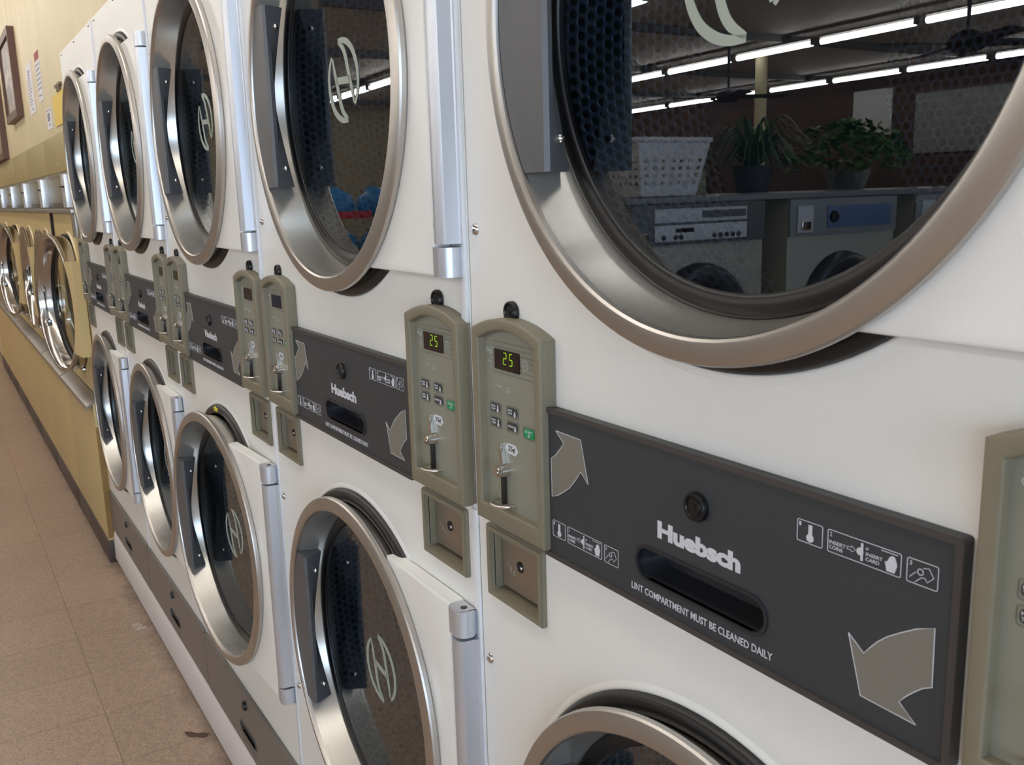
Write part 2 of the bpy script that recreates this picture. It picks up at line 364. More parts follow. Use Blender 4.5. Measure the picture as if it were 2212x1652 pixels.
def controller(root, x0, side):
    z = ZO
    hw = .1440
    def arch(xa, xb, zc, rise, n=12):
        L = []
        for k in range(n + 1):
            t = k / n; x = xb + (xa - xb) * t; L.append((x, zc + rise * (1 - (2 * t - 1) ** 2)))
        return L
    out = [(x0 + .001, z + .006), (x0 + hw - .001, z + .006), (x0 + hw, z + .008)] + arch(x0, x0 + hw, z + .2335, .0155) + [(x0, z + .008)]
    inn = [(x0 + .0135, z + .0275), (x0 + hw - .0135, z + .0275)] + arch(x0 + .0135, x0 + hw - .0135, z + .2225, .0135)
    b = bmesh.new()
    n = len(out)
    g = G(); g.plate(out, [inn], -.0200, -.0008)
    bm = g.bm; bmesh.ops.remove_doubles(bm, verts=bm.verts[:], dist=1e-6)
    ed = [e for e in bm.edges if all(abs(v.co.y + .02) < 1e-5 for v in e.verts) and len(e.link_faces) == 2 and any(abs(f.normal.y) < .5 for f in e.link_faces)]
    bmesh.ops.recalc_face_normals(bm, faces=bm.faces[:])
    ed = [e for e in bm.edges if all(abs(v.co.y + .02) < 1e-5 for v in e.verts) and len(e.link_faces) == 2 and e.calc_face_angle(0) > 1]
    bmesh.ops.bevel(bm, geom=ed, offset=.0028, segments=3, profile=.5, affect='EDGES')
    C = g.build('coin_controller', TAUPE, root, 40)
    fa = [(x0 + .0125, z + .0265), (x0 + hw - .0125, z + .0265)] + arch(x0 + .0125, x0 + hw - .0125, z + .2232, .0138)
    dx = x0 - .031; SF = .9834; lx, lz = dx * (1 - SF) + .0161, ZO * (1 - SF) + .0064
    F = G().plate([((x - lx) / SF, (z_ - lz) / SF) for x, z_ in fa], [], -.0014, -.0002).build('control_face', FACE, C, 0)
    F.location = (lx, -.0080, lz); F.scale = (SF, 1, SF)
    dx = x0 - .031          # feature coordinates were measured with x0 = 0.031
    y = -.0016
    g = G()
    for k in range(7):
        zz = z + .2180 - k * .0060
        for a, c in (((.046, .0525), (.1062, .1625)) if .186 < zz - z < .211 else ((.046, .1625),)): g.stroke([(a + dx, zz), (c + dx, zz)], .0005, y - .0002, y)
    g.build('ruled_lines', LINE, F, 0)
    G().plate(rrect(.0525 + dx, .1060 + dx, z + .1862, z + .2095, .0015), [], y - .0009, y).build('display', DISP, F, 30)
    # seven segment digits 25
    g = G(); yy = y - .0011
    def seg(cx, cz, w_, h_, on):
        x_a, x_b, zt, zm, zb = cx, cx + w_, cz + h_, cz + h_ / 2, cz
        sl = h_ * .07
        S = {'a': [(x_a + sl, zt), (x_b + sl, zt)], 'b': [(x_b + sl, zt), (x_b + sl / 2, zm)], 'c': [(x_b + sl / 2, zm), (x_b, zb)], 'd': [(x_a, zb), (x_b, zb)], 'e': [(x_a + sl / 2, zm), (x_a, zb)], 'f': [(x_a + sl, zt), (x_a + sl / 2, zm)], 'g': [(x_a + sl / 2, zm), (x_b + sl / 2, zm)]}
        for k in on: g.stroke([tuple(Vector(S[k][0]).lerp(Vector(S[k][1]), .07)), tuple(Vector(S[k][0]).lerp(Vector(S[k][1]), .93))], .0009, yy - .0002, yy)
    seg(.0722 + dx, z + .1935, .0060, .0132, 'abged'); seg(.0850 + dx, z + .1935, .0060, .0132, 'afgcd')
    g.build('led_digits', LED, F, 0)
    g = G(); g.lathe([(.0050, y - .0003), (.0058, y - .0003), (.0058, y), (.0050, y)], (.1172 + dx, z + .1980), 28, closed=True)
    g.stroke([(.1172 + dx, z + .1980), (.1172 + dx, z + .2018)], .0009, y - .0003, y); g.stroke([(.1172 + dx, z + .1980), (.1205 + dx, z + .1980)], .0009, y - .0003, y)
    g.build('clock_icon', mat('face_print', (178, 184, 180), .5), F, 0); g = G()
    # coin and temperature pictograms left of the display
    g.text('DRYING', .0515 + dx, .0655 + dx, z + .1648, z + .1672, y); g.text('COOL', .0735 + dx, .0825 + dx, z + .1648, z + .1672, y); g.text('DOWN', .0735 + dx, .0835 + dx, z + .1612, z + .1636, y)
    g.stroke([(.0588 + dx, z + .1725), (.0588 + dx, z + .1752)], .0005, y - .0002, y); g.stroke([(.0788 + dx, z + .1725), (.0788 + dx, z + .1752)], .0005, y - .0002, y)
    for (bx, bz) in ((.035, .2065), (.0405, .2045)):
        g.lathe([(.0013, y - .0003), (.0026, y - .0003), (.0026, y), (.0013, y)], (bx + dx + .002, z + bz), 16, closed=True)
    g.stroke([(.046 + dx, z + .2120), (.046 + dx, z + .2020)], .0012, y - .0003, y); g.stroke([(.040 + dx, z + .2010), (.047 + dx, z + .1965)], .0005, y - .0003, y)
    g.text('PER', .0385 + dx, .0450 + dx, z + .1918, z + .1945, y); g.stroke([(.042 + dx, z + .1900), (.042 + dx, z + .1860), (.046 + dx, z + .1860)], .0005, y - .0003, y)
    g.build('face_lettering', mat('face_print', (178, 184, 180), .5), F, 0)
    # buttons
    for cx_, cz_, t1, t2 in ((.0505, .1393, 'HIGH', 'TEMP'), (.0875, .1400, 'LOW', 'TEMP'), (.0508, .1223, 'MED', 'TEMP'), (.0875, .1229, 'DELICATES', None)):
        bx, bz = cx_ + dx, z + cz_
        B = G().plate(rrect(bx - .0104, bx + .0104, bz - .0050, bz + .0050, .0040, 6), [], y - .0008, y).build('button', BTN, F, 30)
        g = G(); yb = y - .0009
        if t2: g.text(t1, bx - .0090, bx + .0005, bz + .0005, bz + .0030, yb); g.text(t2, bx - .0090, bx + .0005, bz - .0030, bz - .0005, yb)
        else: g.text(t1, bx - .0094, bx + .0030, bz - .0010, bz + .0014, yb)
        tx = bx + .0062; low = t1 in ('LOW', 'DELICATES')
        g.stroke([(tx, bz - .002), (tx, bz + (.0015 if low else .0036))], .0022, yb - .0003, yb); g.lathe([(.0001, yb - .0005), (.0021, yb - .0005), (.0021, yb)], (tx, bz - .0026), 14)
        g.build('button_print', PRINT, B, 0)
        g = G(); g.plate(rrect(bx - .0128, bx + .0128, bz - .0072, bz + .0068, .003, 4), [rrect(bx - .0124, bx + .0124, bz - .0068, bz + .0064, .0028, 4)], y - .0003, y); g.build('button_outline', LINE, B, 0)
    bx, bz = .1220 + dx, z + .1220
    B = G().plate(rrect(bx - .0104, bx + .0104, bz - .0053, bz + .0053, .0040, 6), [], y - .0010, y).build('start_button', GREEN, F, 30)
    g = G(); g.text('START', bx - .0078, bx + .0078, bz + .0004, bz + .0034, y - .0011); g.plate([(bx - .0024, bz - .0024), (bx, bz - .0044), (bx + .0024, bz - .0024), (bx, bz - .0004)], [[(bx - .0014, bz - .0024), (bx, bz - .0035), (bx + .0014, bz - .0024), (bx, bz - .0013)]], y - .0013, y - .001)
    g.build('button_print', PRINT, B, 0)
    g = G(); g.plate(rrect(bx - .0128, bx + .0128, bz - .0072, bz + .0072, .003, 4), [rrect(bx - .0124, bx + .0124, bz - .0068, bz + .0068, .0028, 4)], y - .0003, y); g.build('button_outline', LINE, B, 0)
    # price label
    B = G().plate([(.0700 + dx, z + .0962), (.0762 + dx, z + .0898), (.0918 + dx, z + .0892), (.0978 + dx, z + .0950), (.0922 + dx, z + .1018), (.0762 + dx, z + .1020)], [], y - .0005, y).build('price_label', LABELW, F, 0)
    G().text('25¢', .0765 + dx, .0915 + dx, z + .0918, z + .0996, y - .0006).build('label_print', INK, B, 0)
    # coin slide: slot blade, round bezel, shaft, wire guard
    xs = .0670 + dx
    S = G().cyl((xs + .005, y, z + .0685), (xs + .005, y - .0125, z + .0685), .0078, .0072, 28).build('coin_slot', CHROME, F, 35)
    g = G(); g.cyl((xs + .005, y - .0125, z + .0685), (xs + .005, y - .016, z + .0685), .0050, .0046, 20); g.box(xs + .006, xs + .0145, y - .0152, y - .0115, z + .0668, z + .0712, .0008)
    g.build('slot_bezel', CHROME, S, 35)
    g = G(); bl = [(xs - .0045, z + .098), (xs - .0030, z + .0995), (xs + .0002, z + .086), (xs + .0024, z + .074), (xs - .0028, z + .074), (xs - .0048, z + .086)]
    g.plate([(x_ + .001, z_) for x_, z_ in bl], [], y - .0045, y); g.build('coin_blade', CHROME, S, 30)
    g = G(); g.box(xs + .0005, xs + .0035, y - .0065, y, z + .0270, z + .0640, .0006); g.build('coin_shaft', mat('dark_steel', (88, 86, 84), .2, .9), S, 30)
    g = G(); pts = [(xs - .0150, y, z + .0290)] + [(xs + .003 - .018 * math.cos(t), y - .0030 - .0160 * math.sin(t), z + .0290) for t in [k * PI / 12 for k in range(13)]] + [(xs + .0210, y, z + .0290)]
    g.tube(pts, .0019, 10); g.build('wire_guard', CHROME, S, 60)
    return C

def coin_box(root, x0):
    z = ZO; x1 = x0 + .1215; z0, z1 = z - .0985, z - .0070
    g = G(); g.plate(rrect(x0, x1, z0, z1, .003, 3), [rrect(x0 + .0095, x1 - .0095, z0 + .0090, z1 - .0090, .002, 2)], -.0070, 0.0)
    bm = g.bm; bmesh.ops.remove_doubles(bm, verts=bm.verts[:], dist=1e-6); bmesh.ops.recalc_face_normals(bm, faces=bm.faces[:])
    ed = [e for e in bm.edges if all(abs(v.co.y + .007) < 1e-5 for v in e.verts) and len(e.link_faces) == 2 and e.calc_face_angle(0) > 1]
    bmesh.ops.bevel(bm, geom=ed, offset=.0015, segments=2, affect='EDGES')
    xa, xb, za, zb = x0 + .0095, x1 - .0095, z0 + .0090, z1 - .0090
    for P in (((xa, za), (xa, zb)), ((xb, zb), (xb, za)), ((xa, zb), (xb, zb)), ((xb, za), (xa, za))):
        vs = [bm.verts.new((P[0][0], -.001, P[0][1])), bm.verts.new((P[1][0], -.001, P[1][1])), bm.verts.new((P[1][0], .020, P[1][1])), bm.verts.new((P[0][0], .020, P[0][1]))]; bm.faces.new(vs)
    vs = [bm.verts.new(p) for p in ((xa, .020, za), (xb, .020, za), (xb, .020, zb), (xa, .020, zb))]; bm.faces.new(vs)
    Bx = g.build('coin_box', TAUPE, root, 40)
    D = G().plate(rrect(xa + .004, xb - .001, za + .004, zb - .0035, .004, 4), [], .0085, .0135).build('coin_door', COINST, Bx, 30)
    g = G(); g.cyl((xa + .004, .0082, zb - .0045), (xb - .002, .0082, zb - .0045), .0016, n=10); g.build('door_lip', CHROME, D, 60)
    cx_, cz_ = xa + .044, (za + zb) / 2 + .002
    g = G().lathe([(.0060, .0082), (.0066, .0074), (.0072, .0085)], (cx_, cz_), 24); g.lathe([(.0001, .0081), (.0060, .0081)], (cx_, cz_), 24)
    lk = g.build('lock', mat('lock_hole', (34, 34, 44), .3, .4), D, 40)
    G().lathe([(.0001, .0068), (.0020, .0070), (.0026, .0082)], (cx_ + .0018, cz_ - .001), 12).build('lock_core', CHROME, lk, 60)
    g = G()
    for i, (ax, az) in enumerate(((-.030, -.008), (-.022, -.012), (-.015, -.015))):
        for k in range(3): g.stroke([(cx_ + ax + random.uniform(-.002, .002), cz_ + az + k * .0022), (cx_ + ax + random.uniform(.001, .0035), cz_ + az + .001 + k * .0022)], .0006, .0083, .0085)
    g.build('scratched_mark', PRINT, D, 0)
    return Bx

def icons(g, xa, xb, z0, z1, y):
    """three outlined pictogram boxes: thermometer, insert coins or card, press button"""
    t = .0005; w1 = (xb - xa)
    B1 = (xa, xa + w1 * .205); B2 = (xa + w1 * .242, xa + w1 * .765); B3 = (xa + w1 * .80, xb)
    for a, c in (B1, B2, B3): g.plate(rrect(a, c, z0, z1, .0016, 4), [rrect(a + t, c - t, z0 + t, z1 - t, .0012, 4)], y - .0003, y)
    h = z1 - z0
    for k, (a, c) in zip('123', (B1, B2, B3)): g.text(k, a + .0020, a + .0038, z1 - .0050, z1 - .0018, y)
    m = (B1[0] + B1[1]) / 2 + .0005
    g.stroke([(m, z0 + h * .3), (m, z1 - h * .14)], .0034, y - .0003, y); g.lathe([(.0001, y - .0005), (.0033, y - .0005), (.0033, y)], (m, z0 + h * .27), 16)
    a = B2[0]; L = B2[1] - B2[0]
    g.text('INSERT', a + .0015, a + L * .26, z0 + h * .38, z0 + h * .54, y); g.text('COINS', a + .0015, a + L * .22, z0 + h * .16, z0 + h * .32, y)
    u = a + L * .28
    g.stroke([(u, z0 + h * .42), (u + L * .06, z0 + h * .42), (u + L * .06, z0 + h * .34), (u + L * .12, z0 + h * .48), (u + L * .06, z0 + h * .62), (u + L * .06, z0 + h * .54), (u, z0 + h * .54), (u, z0 + h * .42)], .0004, y - .0003, y)
    g.lathe([(.0001, y - .0006), (.0028, y - .0006), (.0028, y)], (a + L * .46, z0 + h * .50), 16); g.plate([(a + L * .47, z0 + h * .12), (a + L * .50, z0 + h * .12), (a + L * .50, z0 + h * .88), (a + L * .47, z0 + h * .88)], [], y - .0003, y)
    g.text('or', a + L * .535, a + L * .575, z0 + h * .66, z0 + h * .76, y)
    g.text('INSERT', a + L * .54, a + L * .76, z0 + h * .42, z0 + h * .56, y); g.text('CARD', a + L * .54, a + L * .72, z0 + h * .20, z0 + h * .35, y)
    hx = a + L * .82
    g.plate([(hx, z0 + h * .10), (hx + L * .10, z0 + h * .10), (hx + L * .13, z0 + h * .45), (hx + L * .10, z0 + h * .74), (hx + L * .07, z0 + h * .80), (hx + L * .03, z0 + h * .72), (hx, z0 + h * .5), (hx - L * .03, z0 + h * .46)], [], y - .0003, y)
    g.stroke([(a + L * .74, z0 + h * .88), (a + L * .95, z0 + h * .88)], .0005, y - .0003, y)
    a, c = B3; Lx = c - a
    g.lathe([(.0018, y - .0003), (.0024, y - .0003), (.0024, y), (.0018, y)], (a + Lx * .44, z0 + h * .55), 16, closed=True)
    g.stroke([(a + Lx * .10, z0 + h * .22), (a + Lx * .30, z0 + h * .50)], .0005, y - .0003, y); g.stroke([(a + Lx * .28, z0 + h * .08), (a + Lx * .48, z0 + h * .34), (a + Lx * .60, z0 + h * .36), (a + Lx * .66, z0 + h * .22), (a + Lx * .86, z0 + h * .48), (a + Lx * .70, z0 + h * .80), (a + Lx * .52, z0 + h * .74)], .0005, y - .0003, y)

def stadium(x0, x1, zc, r, n=12):
    L = [(x1 - r + r * math.cos(-PI / 2 + PI * k / n), zc + r * math.sin(-PI / 2 + PI * k / n)) for k in range(n + 1)]
    return L + [(x0 + r + r * math.cos(PI / 2 + PI * k / n), zc + r * math.sin(PI / 2 + PI * k / n)) for k in range(n + 1)]

def grip(parent, x0, x1, zc, r, y, m_=None):
    g = G(); P = stadium(x0, x1, zc, r); Pi = stadium(x0 + .004, x1 - .004, zc, r - .004); n = len(P); bm = g.bm
    Q = [stadium(x0 - .003, x1 + .003, zc, r + .003)]
    rings = [[bm.verts.new((x, yy, z)) for x, z in L] for L, yy in ((Q[0], y), (Q[0], y - .0018), (P, y - .0018), (P, y + .004), (Pi, y + .030))]
    for A, B in zip(rings, rings[1:]):
        for k in range(n): bm.faces.new((A[k], A[(k + 1) % n], B[(k + 1) % n], B[k]))
    bm.faces.new(rings[-1])
    return g.build('recessed_grip', m_ or mat('grip_black', (40, 41, 46), .32), parent, 40)

def white_dryer():
    root = empty('stacked_dryer')
    # cabinet: front sheet with its openings, sides, top, back
    z1c = .957 + ZO; g = G()
    def bx_hole(x0): return rrect(x0 + .0090, x0 + .1125, ZO - .0900, ZO - .0155, .002, 2)
    holes = [circ(CX, CU, .2955), circ(CX, CL, .2955), bx_hole(.027), bx_hole(.6535), rrect(.322, .480, ZO + .028, ZO + .058, .004, 2), rrect(.328, .474, .035, .075, .004, 2)]
    g.plate(rrect(.0008, W, .001, z1c, .002, 2), holes, 0, .0015)
    # edges rolled back
    for x in (.0008, W):
        s_ = 1 if x < .1 else -1
        g.plate([(x, .001), (x + s_ * .0004, .001), (x + s_ * .0004, z1c), (x, z1c)], [], .0012, 1.0)
    vs = [g.bm.verts.new(p) for p in ((.002, .0012, z1c), (W, .0012, z1c), (W, 1.0, z1c), (.002, 1.0, z1c))]; g.bm.faces.new(vs)
    vs = [g.bm.verts.new(p) for p in ((.002, .0012, .001), (W, .0012, .001), (W, 1.0, .001), (.002, 1.0, .001))]; g.bm.faces.new(vs)
    vs = [g.bm.verts.new(p) for p in ((.002, 1.0, .001), (W, 1.0, .001), (W, 1.0, z1c), (.002, 1.0, z1c))]; g.bm.faces.new(vs)
    cab = g.build('cabinet', ENAMEL, root, 30)
    # pressed beads round the door openings
    for cz in (CU, CL):
        G().lathe([(.3090, .0005), (.3095, -.0012), (.3110, -.0019), (.3130, -.0017), (.3160, -.0008), (.3200, .0005)], (CX, cz), 128).build('pressed_bead', ENAMEL, cab, 60)
    G().box(.7845, .7985, -.0055, .0005, ZO + .003, z1c - .001, .0022).build('edge_strip', mat('edge_strip_enamel', (226, 228, 232), .35), root, 40)
    G().box(.7845, .7985, -.0020, .0005, .006, ZO - .001, .0008).build('edge_strip', MATS['edge_strip_enamel'], root, 40)
    for x, z, r_ in [(.0165, q + ZO, .0070) for q in (.343, -.192, -.60, .747)] + [(q, z1c - .011, .0045) for q in (.055, .40, .745)]:
        g = G(); screw(g, x, -.0005, z, r_); g.build('screw', CHROME, cab, 60)
    door(root, CU, False); door(root, CL, True)
    controller(root, .031, 'L'); controller(root, .6545, 'R')
    coin_box(root, .0270); coin_box(root, .6535)
    key_lock(root, .0945, -.0005, ZO + .2545); key_lock(root, .7200, -.0005, ZO + .2545)
    # lint compartment panel between the two drums
    zp = ZO; y = -.0110
    g = G(); xa, xb, za, zb = .1750, .6400, zp + .0005, zp + .1630
    xa = .1660; xb = .6420
    hole = stadium(.3215, .4800, zp + .0445, .0150)
    g.plate(rrect(xa, xb, za, zb, .003, 3), [hole], y, -.0005)
    bm = g.bm; bmesh.ops.remove_doubles(bm, verts=bm.verts[:], dist=1e-6); bmesh.ops.recalc_face_normals(bm, faces=bm.faces[:])
    P = g.build('lint_panel', SLATE, root, 40)
    G().plate(rrect(xa - .001, xb + .001, za - .001, zb + .001, .004, 3), [rrect(xa + .0045, xb - .0045, za + .0045, zb - .0045, .002, 3)], y - .0022, y + .0002).build('panel_border', SLATE_EDGE, P, 40)
    grip(P, .3215, .4800, zp + .0445, .0150, y)
    key_lock(P, .4015, y, zp + .1180, .0130)
    G().text('Huebsch', .3497, .4522, zp + .0742, zp + .0908, y - .0003, bold=.05, sp=.98).build('maker_name', PRINT, P, 0)
    G().text('LINT COMPARTMENT MUST BE CLEANED DAILY', .3127, .4885, zp + .0128, zp + .0196, y - .0003, bold=.008).build('notice_text', PRINT, P, 0)
    g = G(); icons(g, .1806, .2925, zp + .0248, zp + .0428, y - .0003); g.build('instruction_icons', PRINT, P, 0)
    g = G(); icons(g, .5090, .6262, zp + .1220, zp + .1392, y - .0003); g.build('instruction_icons', PRINT, P, 0)
    A1 = [(.1892, .1413), (.2327, .1405), (.2447, .0971), (.232, .1074), (.2265, .1000), (.2203, .093), (.2120, .0850), (.2024, .0786), (.1920, .0722), (.1802, .0676), (.1797, .1095), (.1870, .1140), (.1936, .1202), (.1990, .1255), (.2032, .1306)]
    A2 = [(.5591, .0666), (.5727, .0564), (.5780, .0632), (.5833, .0695), (.5910, .0765), (.5998, .0827), (.6125, .0909), (.626, .0968), (.6267, .0547), (.6200, .0510), (.6138, .0454), (.6080, .0395), (.6028, .033), (.6166, .0223), (.5716, .0229)]
    for A in (A1, A2):
        A = [(x, z + zp) for x, z in A]
        o = G().plate(A, [], y - .0004, y).build('curved_arrow', ARROWC, P, 0)
        g = G(); g.stroke(A + [A[0]], .0007, y - .0006, y - .0003); g.build('arrow_outline', PRINT, o, 0)
    # lower access panel
    y2 = -.0100
    hole = stadium(.336, .466, .0555, .0125)
    LP = G().plate(rrect(.004, .796, .0015, .1690, .004, 3), [hole], y2, -.0005).build('access_panel', mat('access_panel_grey', (110, 104, 99), .34), root, 40)
    grip(LP, .336, .466, .0555, .0125, y2, mat('grip_grey', (84, 80, 78), .4))
    key_lock(LP, .395, y2, .1330, .0120)
    G().box(.340, .462, y2 - .0015, y2, .0245, .0275, .0005).build('grip_ledge', mat('access_panel_grey'), LP, 40)
    return root

proto = white_dryer()
dl = ['nearest white stacked dryer, its big upper glass full of reflected strip lights',
      'white stacked dryer second in the row, right display lit 25, left display dark',
      'middle white stacked dryer, both displays dark, its lower door slightly ajar',
      'white stacked dryer fourth from the camera, next to the farthest white one',
      'white stacked tumble dryer at the far end of the white row, touching the yellow dryers']
JIT = [(0, 0, 0), (-.0004, -.0007, 0), (0, -.0010, 0), (-.0002, 0, 0), (.0007, 0, 0)]
BASE = .155
for k in range(5):
    if k == 0: d = proto
    else: d = copy_tree(proto, None, skip=('led_digits',) if k > 1 else ())
    if k == 1:
        cs = sorted([c for c in d.children if c.name.startswith('coin_controller')], key=lambda c: min(v[0] for v in c.bound_box))
        f = [c for c in cs[0].children if c.name.startswith('control_face')][0]
        for c in list(f.children):
            if c.name.startswith('led_digits'): bpy.data.objects.remove(c)
    d.location = (-.8 * k + JIT[k][0], JIT[k][1], BASE + JIT[k][2])
    if k == 2:      # the lower door of the middle dryer stands slightly open on its hinge
        lo_door = min([c for c in d.children if c.name.split('.')[0] == 'door'], key=lambda c: min(v[2] for v in c.bound_box))
        th = math.radians(3.2); hx, hy = .778, -.014
        lo_door.rotation_euler = (0, 0, th); lo_door.location = (hx - hx * math.cos(th) + hy * math.sin(th), hy - hx * math.sin(th) - hy * math.cos(th), 0)
        lo_seal = min([c for c in d.children if c.name.startswith('door_seal')], key=lambda c: min(v[2] for v in c.bound_box))
        g = G(); g.box(.372, .384, -.0135, -.009, CL + .294, CL + .303, .001); g.box(.388, .398, -.0135, -.009, CL + .294, CL + .303, .001); yt = g.build('yellow_clip', mat('yellow_clip', (226, 208, 40), .4), lo_seal, 30)
    tag(d, dl[k], 'dryer', 'white stacked dryers in a row')

# plinth under the white dryers: painted boards, one per machine
for k in range(5):
    g = G(); b = bmesh.new()
    P = [(-.004, 0), (-.012, .020), (-.010, .120), (-.004, .145), (.006, BASE - .001), (.9, BASE - .001), (.9, 0)]
    x0, x1 = -.8 * k + .0008, -.8 * k + .7992; n = 12
    rows = []
    for i in range(n + 1):
        x = x0 + (x1 - x0) * i / n; e = random.uniform(-.0012, .0012) if 0 < i < n else 0
        rows.append([b.verts.new((x, y + (e if j in (2, 3) else 0), z + (e if j == 3 else 0))) for j, (y, z) in enumerate(P)])
    for A, B in zip(rows, rows[1:]):
        for j in range(len(P)): b.faces.new((A[j], A[(j + 1) % len(P)], B[(j + 1) % len(P)], B[j]))
    b.faces.new(rows[0]); b.faces.new(rows[-1][::-1]); g.merge(b)
    o = g.build('plinth_board', PLINTH, None, 40)
    tag(o, 'white painted plinth board on the floor under the ' + ['nearest white dryer', 'second white dryer', 'middle white dryer', 'fourth white dryer', 'farthest white dryer'][k], 'plinth', 'plinth boards under the white dryers')

# ------------------------------------------------------------------ yellow single dryers further down the row
YEL = mat('harvest_gold_enamel', (202, 178, 124), .38, bump=.05, bscale=200, var=.05, vscale=3)
YEL_D = mat('harvest_gold_door', (212, 190, 138), .35, var=.03, vscale=5)
OLIVE = mat('olive_header_enamel', (168, 150, 102), .4, var=.04, vscale=3)
YRIM = mat('polished_steel_rim', (196, 190, 184), .14, 1.0)
STRIP = mat('brushed_strip', (128, 121, 94), .4, .2)
TRIMC = mat('grey_steel_trim', (168, 164, 158), .32, .8)
RUST = mat('rusty_edge', (150, 118, 70), .7, var=.3, vscale=40)
COVE = mat('brown_vinyl_cove', (74, 62, 58), .5, var=.15, vscale=20)
DARKGAP = mat('dark_gap', (30, 22, 18), .8)
YW = .868
def yellow_door(root, ang):
    D0 = empty('door', (YW - .045, -.002, 0), ang); D0.parent = root
    cx, cz, r = -.345, 1.092, .306
    G().lathe([(r - .040, .030), (r - .034, .020), (r - .030, -.01), (r - .024, -.034), (r - .018, -.040), (r - .008, -.0425), (r - .002, -.040), (r, -.033), (r - .002, -.026), (r - .010, -.020), (r - .012, .022), (r - .03, .034)], (cx, cz), 96, closed=True).build('door_rim', YRIM, D0, 50)
    G().lathe([(r - .034, .024), (r - .038, .020), (r - .046, .026), (r - .048, .034), (r - .03, .036)], (cx, cz), 72, closed=True).build('door_gasket', BLACK, D0, 60)
    G().lathe([(r - .014, .034), (r - .005, .035), (r - .006, .050), (r - .030, .052)], (cx, cz), 72).build('door_seal', BLKPL, D0, 60)
    G().lathe([(.0001, .0290), (r - .045, .0290), (r - .045, .033), (.0001, .033)], (cx, cz), 72).build('door_glass', GLASS_Y, D0, 30)
    # yellow hinge box on the right of the rim
    h = .198; n = 20; a = math.asin(h / r)
    arc = [(cx + (r - .008) * math.cos(-a + 2 * a * k / n), cz + (r - .008) * math.sin(-a + 2 * a * k / n)) for k in range(n + 1)]
    G().plate([(.012, cz - h), (.012, cz + h)] + arc[::-1], [], -.042, -.003).build('hinge_box', YEL_D, D0, 30)
    g = G(); g.tube([(-.626, -.010, cz + .050), (-.602, -.012, cz + .047), (-.594, -.013, cz + .038), (-.594, -.013, cz - .085), (-.602, -.012, cz - .096), (-.624, -.010, cz - .100)], .0065, 10)
    g.box(-.625, -.590, -.026, .002, cz - .122, cz - .094, .003); g.build('door_handle', CHROME, D0, 40)
    return D0
def yellow_dryer(ang, last=False):
    root = empty('single_dryer'); x1 = YW - .003
    cx, cz = YW - .045 - .345, 1.092
    g = G(); g.plate([(.002, .720), (x1, .720), (x1, 1.482), (.002, 1.482)], [circ(cx, cz, .300, 72)], 0, .002)
    for x in (.002, x1): g.plate([(x - .0004, .72), (x + .0004, .72), (x + .0004, 1.482), (x - .0004, 1.482)], [], .001, .9)
    g.box(.002, x1, .895, .9, .10, 1.81)
    g.build('cabinet', YEL, root, 30)
    G().lathe([(.300, .001), (.302, -.006), (.307, -.007), (.312, .001)], (cx, cz), 72).build('opening_collar', YEL_D, root, 50)
    drum(root, cx, cz, .36, .09, .70, .285)
    L = G().box(.002, x1, -.030, .5, .098, .700, .004).build('lower_panel', YEL, root, 40)
    g = G(); g.box(x1 - .003, x1 + .0005, -.029, -.004, .11, .60); g.build('rust_edge', RUST, L, 0)
    G().box(.0, YW, -.0355, .4, 0.0, .0985, .003).build('cove_base', COVE, root, 40)
    # steel ledge
    b = bmesh.new(); P = [(.0, .716), (.0, .706), (-.046, .683), (-.050, .672), (-.056, .672), (-.055, .692), (-.008, .716)]
    A = [b.verts.new((.010, y, z)) for y, z in P]; B = [b.verts.new((x1 - .006, y, z)) for y, z in P]
    for i in range(len(P)): b.faces.new((A[i], A[(i + 1) % len(P)], B[(i + 1) % len(P)], B[i]))
    b.faces.new(A); b.faces.new(B[::-1]); gg = G(); gg.merge(b); gg.build('steel_ledge', TRIMC, root, 30)
    lk = G().lathe([(.0001, -.003), (.030, -.004), (.036, -.002), (.040, .001)], (cx + .075, .795), 28).build('lock_plate', YEL_D, root, 50)
    g = G(); g.lathe([(.0001, -.016), (.010, -.015), (.012, -.003)], (cx + .070, .800), 16); g.build('lock', CHROME, lk, 40)
    # shelf trim, coin strip with steel coin boxes, olive header
    G().box(0, YW - .001, -.026, .02, 1.482, 1.500, .003).build('shelf_trim', TRIMC, root, 40)
    S = G().box(.002, x1, -.002, .04, 1.500, 1.654, .002).build('coin_strip', STRIP, root, 40)
    G().box(.004, x1 - .005, -.0035, -.0015, 1.502, 1.526).build('strip_shadow_line', mat('strip_dark_band', (84, 78, 60), .4, .4), S, 0)  # darker band along the foot of the coin strip
    G().box(.004, x1 - .002, -.005, -.001, 1.636, 1.650, .001).build('strip_top_trim', TRIMC, S, 30)
    cb = G().box(x1 - .128, x1 - .022, -.034, .0, 1.506, 1.638, .003).build('coin_meter', mat('bright_meter_steel', (235, 238, 245), .3, .7), S, 35)
    g = G(); g.box(x1 - .220, x1 - .165, -.018, -.002, 1.588, 1.616, .003); g.box(x1 - .205, x1 - .165, -.016, -.002, 1.534, 1.560, .003); g.build('meter_knob', BLKPL, S, 35)
    g = G(); g.box(x1 - .100, x1 - .040, -.044, -.033, 1.585, 1.592, .001); g.build('coin_slide', BLKPL, cb, 35)
    H = G().box(.002, x1, -.003, .04, 1.655, 1.8135, .003).build('header_panel', OLIVE, root, 40)
    g = G(); screw(g, .43, -.003, 1.690, .008); g.build('header_screw', OLIVE, H, 40)
    if ang: root['x'] = 0; del root['x']
    yellow_door(root, ang)
    return root
